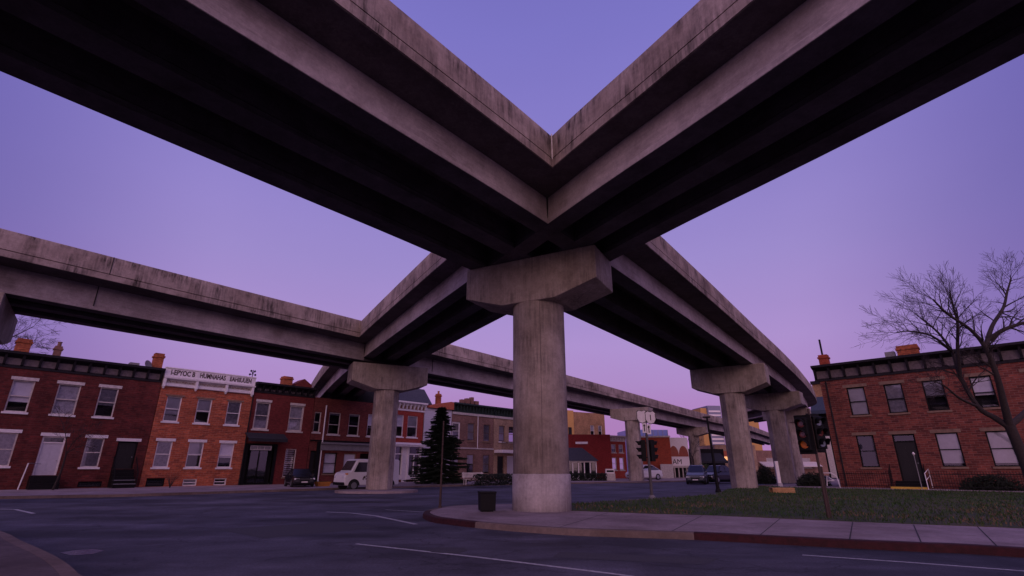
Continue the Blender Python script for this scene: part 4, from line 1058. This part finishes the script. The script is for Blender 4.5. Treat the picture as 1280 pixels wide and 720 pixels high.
# ------------------------------------------------------------------ street furniture
bx_, by_ = G(608, 640, Z); t = thing('litter_bin', 'square black litter bin on the pavement left of the centre pier', 'bin', (bx_, by_ + .22, Z), R(12))
MB().add([(-.225, -.225, .03), (.225, -.225, .03), (.225, .225, .03), (-.225, .225, .03), (-.235, -.235, .5), (.235, -.235, .5), (.235, .235, .5), (-.235, .235, .5)], [(0, 1, 2, 3), (4, 5, 6, 7), (0, 1, 5, 4), (1, 2, 6, 5), (2, 3, 7, 6), (3, 0, 4, 7)]).build('bin_body', 'black', t, bevel=.012)
MB().box(-.25, .25, -.25, .25, .5, .56).build('lid', 'black', t, bevel=.015); MB().box(-.17, .17, -.17, .17, 0, .03).build('base', 'dark', t)
t = thing('thin_pole', 'thin dark metal pole at the back kerb of the island in front of the spruce', 'pole', (*G(550, 634.5, Z), Z))
MB().tube([(0, 0, 0), (0, 0, .9), (0, 0, 2.75)], [.045, .032, .026], 10).build('shaft', 'rust', t); MB().lathe([(.06, 0), (.06, .04), (.045, .06)], (0, 0, 0), 10).build('base_plate', 'rust', t)

def signal_head(root, x, y, z, rz, lenses, plate=True, mat='black', s=1.0):
    o = MB().box(-.17 * s, .17 * s, -.1, .1, -.5 * s, .5 * s).build('signal_head', mat, root, bevel=.02, loc=(x, y, z)); o.rotation_euler = (0, 0, rz)
    if plate: MB().box(-.25 * s, .25 * s, .06, .075, -.6 * s, .6 * s).build('backplate', mat, o, bevel=.006)
    for k, lm in enumerate(lenses):
        zz = (.32 - .32 * k) * s
        MB().lathe([(.001, 0), (.07 * s, -.012), (.115 * s, -.002), (.12 * s, .012)], (0, 0, 0), 16, True).build('lens', lm, o, loc=(0, -.105, zz)).rotation_euler = (R(-90), 0, 0)
        v = MB(); n = 14; a0, a1 = R(-25), R(205)
        vs = []
        for i in range(n + 1):
            a = a0 + (a1 - a0) * i / n
            for yy, rr_ in ((-.1, .135 * s), (-.34 * s if True else 0, .13 * s)):
                dep = yy if yy > -.2 else -.1 - (.26 * s) * (.55 + .45 * math.sin(max(0, min(math.pi, a))))
                vs.append((rr_ * math.cos(a), dep, zz + rr_ * math.sin(a)))
        v.add(vs, [(2 * i, 2 * i + 2, 2 * i + 3, 2 * i + 1) for i in range(n)], True)
        v.build('visor', mat, o).modifiers.new('thickness', 'SOLIDIFY').thickness = .012
    return o
# signals seen from behind in front of the distant pier
px_, py_ = G(815, 622.5, Z); t = thing('traffic_signal', 'two black signal heads seen from behind, grey pole with white shield signs on top', 'traffic signal', (px_, py_, Z))
MB().tube([(0, 0, 0), (0, 0, 2.0), (0, 0, 3.55)], [.07, .06, .05], 12).build('pole', 'dkgrey', t); MB().lathe([(.15, 0), (.15, .05), (.1, .12)], (0, 0, 0), 12).build('base_plate', 'grey', t)
for x, rz in ((-.17, R(-108)), (.17, R(108))): signal_head(t, x, .1, 1.98, rz, ('lens_red', 'lens', 'lens'), plate=False, s=.92)
MB().box(-.28, .28, -.03, .03, 2.28, 2.33).build('bracket', 'black', t); MB().box(-.28, .28, -.03, .03, 1.66, 1.71).build('bracket', 'black', t)
def shield(cx, cz, w, h_):
    P = [(0, -.5), (.3, -.42), (.5, -.15), (.47, .2), (.5, .35), (.28, .5), (0, .42), (-.28, .5), (-.5, .35), (-.47, .2), (-.5, -.15), (-.3, -.42)]
    return [(cx + p[0] * w, cz + p[1] * h_) for p in P]
s1 = MB().profile_y(shield(-.17, 3.46, .50, .62), -.10, -.085).build('shield_sign', 'white', t)
s2 = MB().profile_y(shield(.21, 3.42, .50, .60), -.118, -.103).build('shield_sign', 'white', t)
for s_, cx, cz, dy in ((s1, -.17, 3.46, -.1), (s2, .21, 3.42, -.118)):
    P = shield(cx, cz, .50, .61); Q = shield(cx, cz, .45, .55); mb = MB(); n = len(P)
    mb.add([(p[0], dy - .003, p[1]) for p in P] + [(p[0], dy - .003, p[1]) for p in Q], [(i, (i + 1) % n, n + (i + 1) % n, n + i) for i in range(n)]); mb.build('sign_border', 'black', s_)
X = Matrix.Translation((.21, -.125, 3.40)) @ Matrix.Rotation(R(90), 4, 'X'); text_mesh('1', .36, 'black', 'lettering', s2, X, .003)
for x, z_ in ((-.1, 2.98), (.1, 2.92)):
    pl = MB().box(x - .09, x + .09, -.09, -.075, z_ - .24, z_ + .2).build('arrow_plate', 'white', t)
    MB().add([(x - .022, -.093, z_ - .18), (x + .022, -.093, z_ - .18), (x + .022, -.093, z_ + .05), (x + .06, -.093, z_ + .05), (x, -.093, z_ + .16), (x - .06, -.093, z_ + .05), (x - .022, -.093, z_ + .05)], [(0, 1, 2, 3, 4, 5, 6)]).build('arrow', 'black', pl)
# signals on the lawn edge
px_, py_ = G(1036, 648.5, Z); t = thing('traffic_signal', 'two black signal heads with one lit amber lens at the near lawn edge', 'traffic signal', (px_, py_, Z))
MB().tube([(0, 0, 0), (0, 0, 1.3), (0, 0, 2.72)], [.036, .032, .030], 12).build('pole', 'rust', t)
MB().tube([(.09, .06, 0), (.085, .06, 1.25)], .03, 8).build('conduit', 'rust', t)
signal_head(t, -.2, .06, 2.06, R(-48), ('lens_red', 'lens_red', 'amber'), s=.84)
signal_head(t, .17, .06, 2.10, R(14), ('lens', 'lens_red', 'lens'), s=.84)
MB().box(-.2, .2, -.02, .02, 2.42, 2.46).build('bracket', 'black', t); MB().box(-.2, .2, -.02, .02, 1.64, 1.68).build('bracket', 'black', t)
# leaning street pole near the far cars
px_, py_ = G(898, 615.5, Z); t = thing('street_pole', 'dark slender street pole at the back of the lawn before the dark cars', 'pole', (px_, py_, Z))
MB().tube([(0, 0, 0), (-.05, 0, 1.8), (-.12, 0, 4.0)], [.10, .075, .05], 10).build('shaft', 'black', t); MB().lathe([(.16, 0), (.16, .06), (.11, .2)], (0, 0, 0), 10).build('base_plate', 'black', t)
MB().box(-.35, .05, -.05, .05, 3.95, 4.03).build('bracket', 'black', t)
# small things along the far pavement
t = thing('wooden_crate', 'low raw wooden crate lying at the back of the lawn', 'crate', (*G(978, 616.3, Z), Z), R(-8))
mb = MB()
for k in range(3): mb.box(-.55, .55, -.3, -.275, .02 + .085 * k, .095 + .085 * k); mb.box(-.55, .55, .275, .3, .02 + .085 * k, .095 + .085 * k)
mb.build('side_boards', 'wood', t); MB().box(-.55, .55, -.29, .29, .24, .265).build('lid', 'wood', t); MB().box(-.55, .55, -.29, .29, 0, .02).build('base', 'wood', t)
t = thing('bike_rack', 'white tubular metal rack at the left corner of the right hand house', 'rack', rl(-.3, -1.3), RRZ)
MB().tube([(-.45, 0, 0), (-.45, 0, .95), (.1, 0, .95), (.4, 0, .75), (.5, 0, 0)], .035, 8).build('frame', 'white', t)
MB().tube([(-.3, .05, .1), (-.2, .05, .75), (.2, .05, .45)], .03, 8).tube([(-.28, .05, .42), (.2, .05, .45)], .03, 8).build('brace', 'white', t)
t = thing('white_post', 'white marker post with blue foot in front of the shaded pier', 'post', (*G(975, 608.5, Z), Z))
MB().box(-.12, .12, -.08, .08, .25, 1.75).build('post', 'white', t, bevel=.02); MB().box(-.16, .16, -.12, .12, 0, .25).build('foot', 'car_silver', t)
t = thing('sign_box', 'small white boxed sign on the pavement by the dark red block', 'sign', (*D(763, 600, 62)[:1], 62, Z), R(3))
MB().box(-.55, .55, -.2, .2, 0, .75).build('plinth', 'stone', t); MB().box(-.5, .5, -.15, .15, .75, 1.25).build('sign_face', 'white', t); MB().box(-.4, .4, -.16, -.151, .9, 1.1).build('sign_panel', 'black', t)
t = thing('planter', 'low orange planter on the pavement beside the black sedan', 'planter', (*G(403, 607.8, Z), Z), RZ)
MB().add([(-.45, -.2, 0), (.45, -.2, 0), (.45, .2, 0), (-.45, .2, 0), (-.55, -.28, .32), (.55, -.28, .32), (.55, .28, .32), (-.55, .28, .32)], [(3, 2, 1, 0), (4, 5, 6, 7), (0, 1, 5, 4), (1, 2, 6, 5), (2, 3, 7, 6), (3, 0, 4, 7)]).build('tub', 'orange', t); MB().box(-.5, .5, -.24, .24, .322, .34).build('soil', 'soil', t)

# ------------------------------------------------------------------ plants
def leaves(name, label, loc, ext, mat, n, cat='hedge', size=.09, rz=0.0, seed=1, dome=True):
    r_ = random.Random(seed); mb = MB()
    for i in range(n):
        while True:
            x, y, z = r_.uniform(-1, 1), r_.uniform(-1, 1), r_.uniform(0, 1)
            if not dome or x * x + y * y + z * z < r_.uniform(.7, 1.1): break
        p = Vector((x * ext[0], y * ext[1], z * ext[2])); a = Vector((r_.gauss(0, 1), r_.gauss(0, 1), r_.gauss(0, 1))).normalized(); b = a.orthogonal().normalized(); s_ = size * r_.uniform(.6, 1.5)
        mb.add([p + a * s_, p - a * s_ * .6 + b * s_ * .5, p - a * s_ * .6 - b * s_ * .5], [(0, 1, 2)])
    t = thing(name, label, cat, loc, rz)
    mb.build('foliage', mat, t)
    s_ = MB()
    for k in range(6):
        x = (k - 2.5) / 3 * ext[0]; s_.tube([(x, 0, 0), (x * 1.1, r_.uniform(-.2, .2), ext[2] * .7)], [.025, .008], 5)
    s_.build('stems', 'bark', t)
leaves('clipped_hedge', 'low black clipped hedge in front of the tan house with the balcony', (*G(621, 606.3, Z), Z), (2.4, .5, .85), 'hedge', 2600, rz=RZ, seed=2, dome=False)
leaves('clipped_hedge', 'long low black hedge in front of the glazed pavilion', (*D(733, 603, 61)[:1], 61, Z), (2.3, .5, .8), 'hedge', 2600, rz=R(4), seed=3, dome=False)
leaves('round_shrub', 'dark rounded shrub beside the shaded pier right of the lawn edge pier', (*D(958, 608, 48)[:1], 48, Z), (.95, .8, 1.55), 'hedge', 2400, 'shrub', seed=4)
leaves('round_shrub', 'low dark shrubs at the foot of the house behind the signal pole', (*D(1018, 611, 41)[:1], 41, Z), (1.3, .8, 1.0), 'hedge', 2400, 'shrub', seed=5)
leaves('round_shrub', 'green shrub under the black canopy of the far shop', (*D(880, 592, 84)[:1], 84, Z), (1.6, 1, 2.2), 'shrub', 1600, 'shrub', seed=6, size=.14)
leaves('round_shrub', 'dark thin leafed shrub behind the iron fence on the right', rl(8.0, -.7), (1.6, .4, .9), 'hedge', 1800, 'shrub', seed=7, rz=RRZ)
t = thing('bare_shrub', 'thin leafless shrub against the wall of the orange red house', 'shrub', (*G(212, 610, Z), Z), 0)
r_ = random.Random(12); mb = MB()
for k in range(26):
    a = r_.uniform(0, 6.28); q = r_.uniform(.15, .5); hh = r_.uniform(.5, 1.2); mb.tube([(0, 0, 0), (q * .4 * math.cos(a), q * .4 * math.sin(a), hh * .5), (q * math.cos(a), q * math.sin(a), hh)], [.014, .009, .004], 4)
mb.build('stems', 'twig', t)

def spruce(label, loc, H, rad, seed):
    r_ = random.Random(seed); t = thing('spruce_tree', label, 'tree', loc)
    MB().tube([(0, 0, 0), (.03, 0, H * .5), (0, 0, H)], [.16, .1, .02], 8).build('trunk', 'bark', t)
    mb = MB(); z = .35
    while z < H - .1:
        f_ = 1 - z / H; L = rad * (f_ ** .8) * r_.uniform(.8, 1.12) + .12; nb = int(12 + 13 * f_)
        for k in range(nb):
            a = r_.uniform(0, 6.28); l = L * r_.uniform(.5, 1.22); dz = -.25 * l + r_.uniform(-.1, .15)
            d = Vector((math.cos(a), math.sin(a), 0)); n_ = int(5 + l * 11)
            for q in range(n_):
                s_ = (q + .5) / n_; c = Vector((0, 0, z)) + d * l * s_ + Vector((0, 0, dz * s_ + .14 * l * s_ * s_))
                for side in (-1, 1, 0):
                    w = Vector((-d.y, d.x, 0)) * side; ln = .34 * (1.15 - s_ * .6) * r_.uniform(.7, 1.3)
                    tip = c + (d * .55 + w * .85).normalized() * ln + Vector((0, 0, r_.uniform(-.14, .05)))
                    u_ = Vector((0, 0, .035)) + d * .02
                    mb.add([c - u_, c + u_, tip], [(0, 1, 2)]); mb.add([c + Vector((-d.y, d.x, 0)) * .03, c - Vector((-d.y, d.x, 0)) * .03, tip], [(0, 1, 2)])
        z += .2 * (.55 + f_ * .6)
    mb.build('crown', 'needle', t)
spruce('dense dark spruce standing before the white clapboard house', (-6.35, 47.5, Z), 6.6, 2.75, 4)

def grow(mb, twig, p, d, L, r, depth, rnd, up=.05, spread=.55, minr=.006):
    n = 4 if depth > 1 else 3
    pts = [p.copy()]; rad = [r]; dd = d.copy(); kids = []
    for i in range(n):
        dd = (dd + Vector((rnd.gauss(0, .11), rnd.gauss(0, .11), rnd.gauss(0, .09) + up))).normalized()
        pts.append(pts[-1] + dd * L / n); rad.append(max(minr, r * (1 - .55 * (i + 1) / n)))
        if depth > 0 and i >= 1 or (depth > 0 and rnd.random() < .4): kids.append((pts[-1].copy(), dd.copy(), rad[-1]))
    (mb if r > .03 else twig).tube(pts, rad, 7 if r > .06 else (5 if r > .02 else 3), True, False)
    if depth <= 0: return
    for q, kd, kr in kids:
        for _ in range(1 if depth > 1 else (3 if rnd.random() < .35 else 2)):
            ax = Vector((rnd.gauss(0, 1), rnd.gauss(0, 1), rnd.gauss(0, 1))).normalized(); ax = (ax - kd * ax.dot(kd)).normalized()
            nd = (kd + ax * rnd.uniform(spread * .7, spread * 1.5)).normalized()
            grow(mb, twig, q, nd, L * rnd.uniform(.5, .72), kr * rnd.uniform(.5, .7), depth - 1, rnd, up, spread, minr)
    grow(mb, twig, pts[-1], dd, L * .62, rad[-1] * .9, depth - 1, rnd, up, spread, minr)

def bare_tree(label, loc, limbs, seed, twig_r=.006, depth=3, merge=False):
    rnd = random.Random(seed); t = thing('bare_tree', label, 'tree', loc); mb = MB(); tw = mb if merge else MB()
    for pts, rad, dep, ll in limbs:
        P = lerp_path(pts, 4); m = len(P) - 1
        rr_ = [rad[0] + (rad[1] - rad[0]) * (i / m) ** .8 for i in range(m + 1)]
        mb.tube(P, rr_, 10, True)
        if dep is None: continue
        for i in range(m // 3, m + 1):
            for _ in range((1 if rnd.random() < .6 else 2) if i < m else 3):
                d = (P[i] - P[i - 1]).normalized(); ax = Vector((rnd.gauss(0, 1), rnd.gauss(0, .7), rnd.gauss(0, .8) + .3)).normalized(); ax = (ax - d * ax.dot(d)).normalized()
                nd = (d * .8 + ax * (rnd.uniform(.45, .95) if i < m else rnd.uniform(.15, .5))).normalized()
                grow(mb, tw, P[i], nd, ll * rnd.uniform(.6, 1.0), rr_[i] * rnd.uniform(.35, .6), dep, rnd, .004, .62, twig_r)
    mb.build('trunk', 'bark', t)
    if not merge: tw.build('twigs', 'twig', t)
# the big tree at the right edge: limb points surveyed in the plane of the trunk, with depth added
TD = 24.6
bxx = G(1296, 621.5, Z)
def tp(u, v, dy=0.0):
    x, z = D(u, v, TD + dy); return (x - bxx[0], TD + dy - bxx[1], z - Z)
limbs = [([(0.05, 0, -.1), tp(1290, 600), tp(1276, 565), tp(1262, 532)], (.25, .20), None, 0),
         ([tp(1262, 534), tp(1243, 522, .3), tp(1222, 508, .6), tp(1200, 470, .9), tp(1190, 440, 1.1), tp(1172, 415, 1.4), tp(1150, 397, 1.6)], (.16, .035), 2, 1.2),
         ([tp(1200, 470, .9), tp(1197, 437, .5), tp(1197, 405, .2), tp(1192, 385, 0), tp(1188, 368, -.2)], (.10, .03), 2, 1.15),
         ([tp(1262, 532), tp(1255, 505, -.3), tp(1246, 470, -.6), tp(1232, 435, -.8), tp(1213, 412, -.8), tp(1184, 392, -1.0), tp(1166, 374, -1.1)], (.175, .035), 2, 1.15),
         ([tp(1232, 435, -.8), tp(1240, 408, -.4), tp(1254, 385, 0), tp(1259, 365, .2), tp(1264, 348, .3)], (.12, .03), 2, 1.15),
         ([tp(1236, 425, -.6), tp(1255, 412, -1.0), tp(1285, 402, -1.4), tp(1320, 392, -1.6)], (.13, .04), 2, 1.1),
         ([tp(1262, 532), tp(1285, 512, .5), tp(1310, 480, 1.0), tp(1330, 430, 1.2), tp(1335, 380, 1.3)], (.15, .04), 2, 1.1),
         ([tp(1222, 508, .6), tp(1200, 498, -.1), tp(1180, 482, -.5), tp(1165, 476, -.7)], (.075, .022), 2, .8),
         ([tp(1190, 440, 1.1), tp(1165, 420, .3), tp(1136, 414, 0), tp(1120, 416, -.2)], (.07, .022), 2, 1.25)]
bare_tree('large leafless tree with spreading branches at the right edge before the brick house', (bxx[0], bxx[1], Z), limbs, 21, .0048, 2)
# bare tree behind the roofs at the left edge
def tq(u, v, d0=44, dy=0): 
    x, z = D(u, v, d0 + dy); return (x + 47.0, d0 + dy - 44, z)
bare_tree('leafless tree rising behind the roof at the left edge, only its branch tips showing', (-47.0, 44, 0),
          [([(0, 0, 0), (.1, 0, 4), (.2, 0, 6.5)], (.3, .2), None, 0), ([(.2, 0, 6.5), tq(-25, 440), tq(10, 424), tq(42, 408)], (.11, .025), 2, 2.0), ([(.2, 0, 6.5), tq(-35, 420), tq(-5, 405), tq(18, 393)], (.11, .025), 2, 1.8), ([(.2, 0, 6.5), tq(-20, 448), tq(15, 440), tq(35, 436)], (.09, .02), 2, 1.4)], 5, .009, 2)
# young bare tree before the dark red house
yx, yy = G(66, 612.5, Z)
def ty(u, v, dy=0):
    d0 = yy; x, z = D(u, v, d0 + dy); return (x - yx, dy, z - Z)
bare_tree('thin young leafless tree in front of the white door of the dark red house', (yx, yy, Z),
          [([(0, 0, 0), ty(76, 590), ty(82, 570)], (.07, .045), None, 0), ([ty(82, 570), ty(90, 555, .2), ty(100, 545, .3), ty(112, 540, .4)], (.035, .01), 1, .8), ([ty(82, 570), ty(83, 552, -.2), ty(80, 535, -.2), ty(74, 520, -.2)], (.03, .01), 1, .8), ([ty(82, 568), ty(94, 560, -.3), ty(108, 556, -.4)], (.025, .01), 1, .7)], 8, .006, 1)
# bare trees by the far shops
for u, v, d, lab, sd in ((866, 575, 88, 'small leafless street tree beside the lettered white shop sign', 31), (1090, 455, 0, None, 0)):
    if lab is None: continue
    x, z = D(u, v, d)
    bare_tree(lab, (x, d, Z), [([(0, 0, 0), (.1, 0, 2.2), (0, 0, 3.2)], (.12, .08), None, 0), ([(0, 0, 3.0), (.6, .2, 4.2), (1.0, .2, 5.6)], (.06, .02), 1, 1.2), ([(0, 0, 3.0), (-.6, -.2, 4.2), (-.9, 0, 5.4)], (.06, .02), 1, 1.2)], sd, .012, 1, True)

# ------------------------------------------------------------------ dusk sky and light
w = bpy.data.worlds.new('World'); scene.world = w; w.use_nodes = True
nt = w.node_tree; L = nt.links.new; bg = nt.nodes['Background']
tc = N(nt, 'ShaderNodeTexCoord'); nv = N(nt, 'ShaderNodeVectorMath', operation='NORMALIZE'); L(tc.outputs['Generated'], nv.inputs[0])
sx = N(nt, 'ShaderNodeSeparateXYZ'); L(nv.outputs[0], sx.inputs[0])
ra = N(nt, 'ShaderNodeValToRGB'); L(sx.outputs['Z'], ra.inputs['Fac'])
e = ra.color_ramp.elements
stops = [(0.0, (.42, .195, .455)), (.09, (.42, .215, .50)), (.15, (.425, .262, .575)), (.22, (.42, .283, .62)), (.36, (.335, .258, .605)), (.55, (.25, .208, .585)), (.72, (.198, .175, .55)), (1.0, (.11, .10, .40))]
e[0].position, e[0].color = stops[0][0], c4(stops[0][1]); e[1].position, e[1].color = stops[-1][0], c4(stops[-1][1])
for p, c in stops[1:-1]: el = e.new(p); el.color = c4(c)
# afterglow in the west, behind the camera
my = N(nt, 'ShaderNodeMapRange', interpolation_type='SMOOTHSTEP'); my.inputs['From Min'].default_value = .25; my.inputs['From Max'].default_value = -.95
my.inputs['To Min'].default_value = 0; my.inputs['To Max'].default_value = 1; L(sx.outputs['Y'], my.inputs['Value'])
gl = N(nt, 'ShaderNodeMix', data_type='RGBA', blend_type='ADD'); gl.inputs['B'].default_value = c4((.84, .51, .45), 1.0)
L(my.outputs[0], gl.inputs['Factor']); L(ra.outputs['Color'], gl.inputs['A'])
no = N(nt, 'ShaderNodeTexNoise', Scale=2.2, Detail=4.0, Roughness=.5); mpn = N(nt, 'ShaderNodeMapping'); mpn.inputs['Scale'].default_value = (1, 1, 2.6); L(nv.outputs[0], mpn.inputs['Vector']); L(mpn.outputs[0], no.inputs['Vector'])
mr = N(nt, 'ShaderNodeMapRange'); mr.inputs['To Min'].default_value = .94; mr.inputs['To Max'].default_value = 1.06; L(no.outputs['Fac'], mr.inputs['Value'])
sc_ = N(nt, 'ShaderNodeVectorMath', operation='SCALE'); L(gl.outputs['Result'], sc_.inputs[0]); ax = N(nt, 'ShaderNodeMath', operation='ABSOLUTE'); L(sx.outputs['X'], ax.inputs[0])
mxx = N(nt, 'ShaderNodeMapRange', interpolation_type='SMOOTHSTEP'); mxx.inputs['From Min'].default_value = .47; mxx.inputs['From Max'].default_value = .79; L(ax.outputs[0], mxx.inputs['Value'])
sidec = N(nt, 'ShaderNodeMix', data_type='RGBA', blend_type='MULTIPLY'); sidec.inputs['B'].default_value = (.49, .51, .70, 1)
L(mxx.outputs[0], sidec.inputs['Factor']); L(gl.outputs['Result'], sidec.inputs['A'])
nt.links.remove(sc_.inputs[0].links[0]); L(sidec.outputs['Result'], sc_.inputs[0]); L(mr.outputs[0], sc_.inputs['Scale'])
L(sc_.outputs[0], bg.inputs['Color']); bg.inputs['Strength'].default_value = 1.0
sd = bpy.data.lights.new('low_sun', 'SUN'); sd.energy = .3; sd.angle = R(25); sd.color = (1.0, .62, .5)
so = bpy.data.objects.new('low_sun', sd); COL.objects.link(so); so.rotation_euler = (R(80), 0, R(-8))

# ------------------------------------------------------------------ render
scene.view_settings.view_transform = 'Standard'; scene.view_settings.look = 'None'; scene.view_settings.exposure = 0
scene.render.engine = 'CYCLES'
scene.cycles.max_bounces = 5; scene.cycles.diffuse_bounces = 2; scene.cycles.glossy_bounces = 2; scene.cycles.transparent_max_bounces = 8
scene.cycles.use_denoising = True
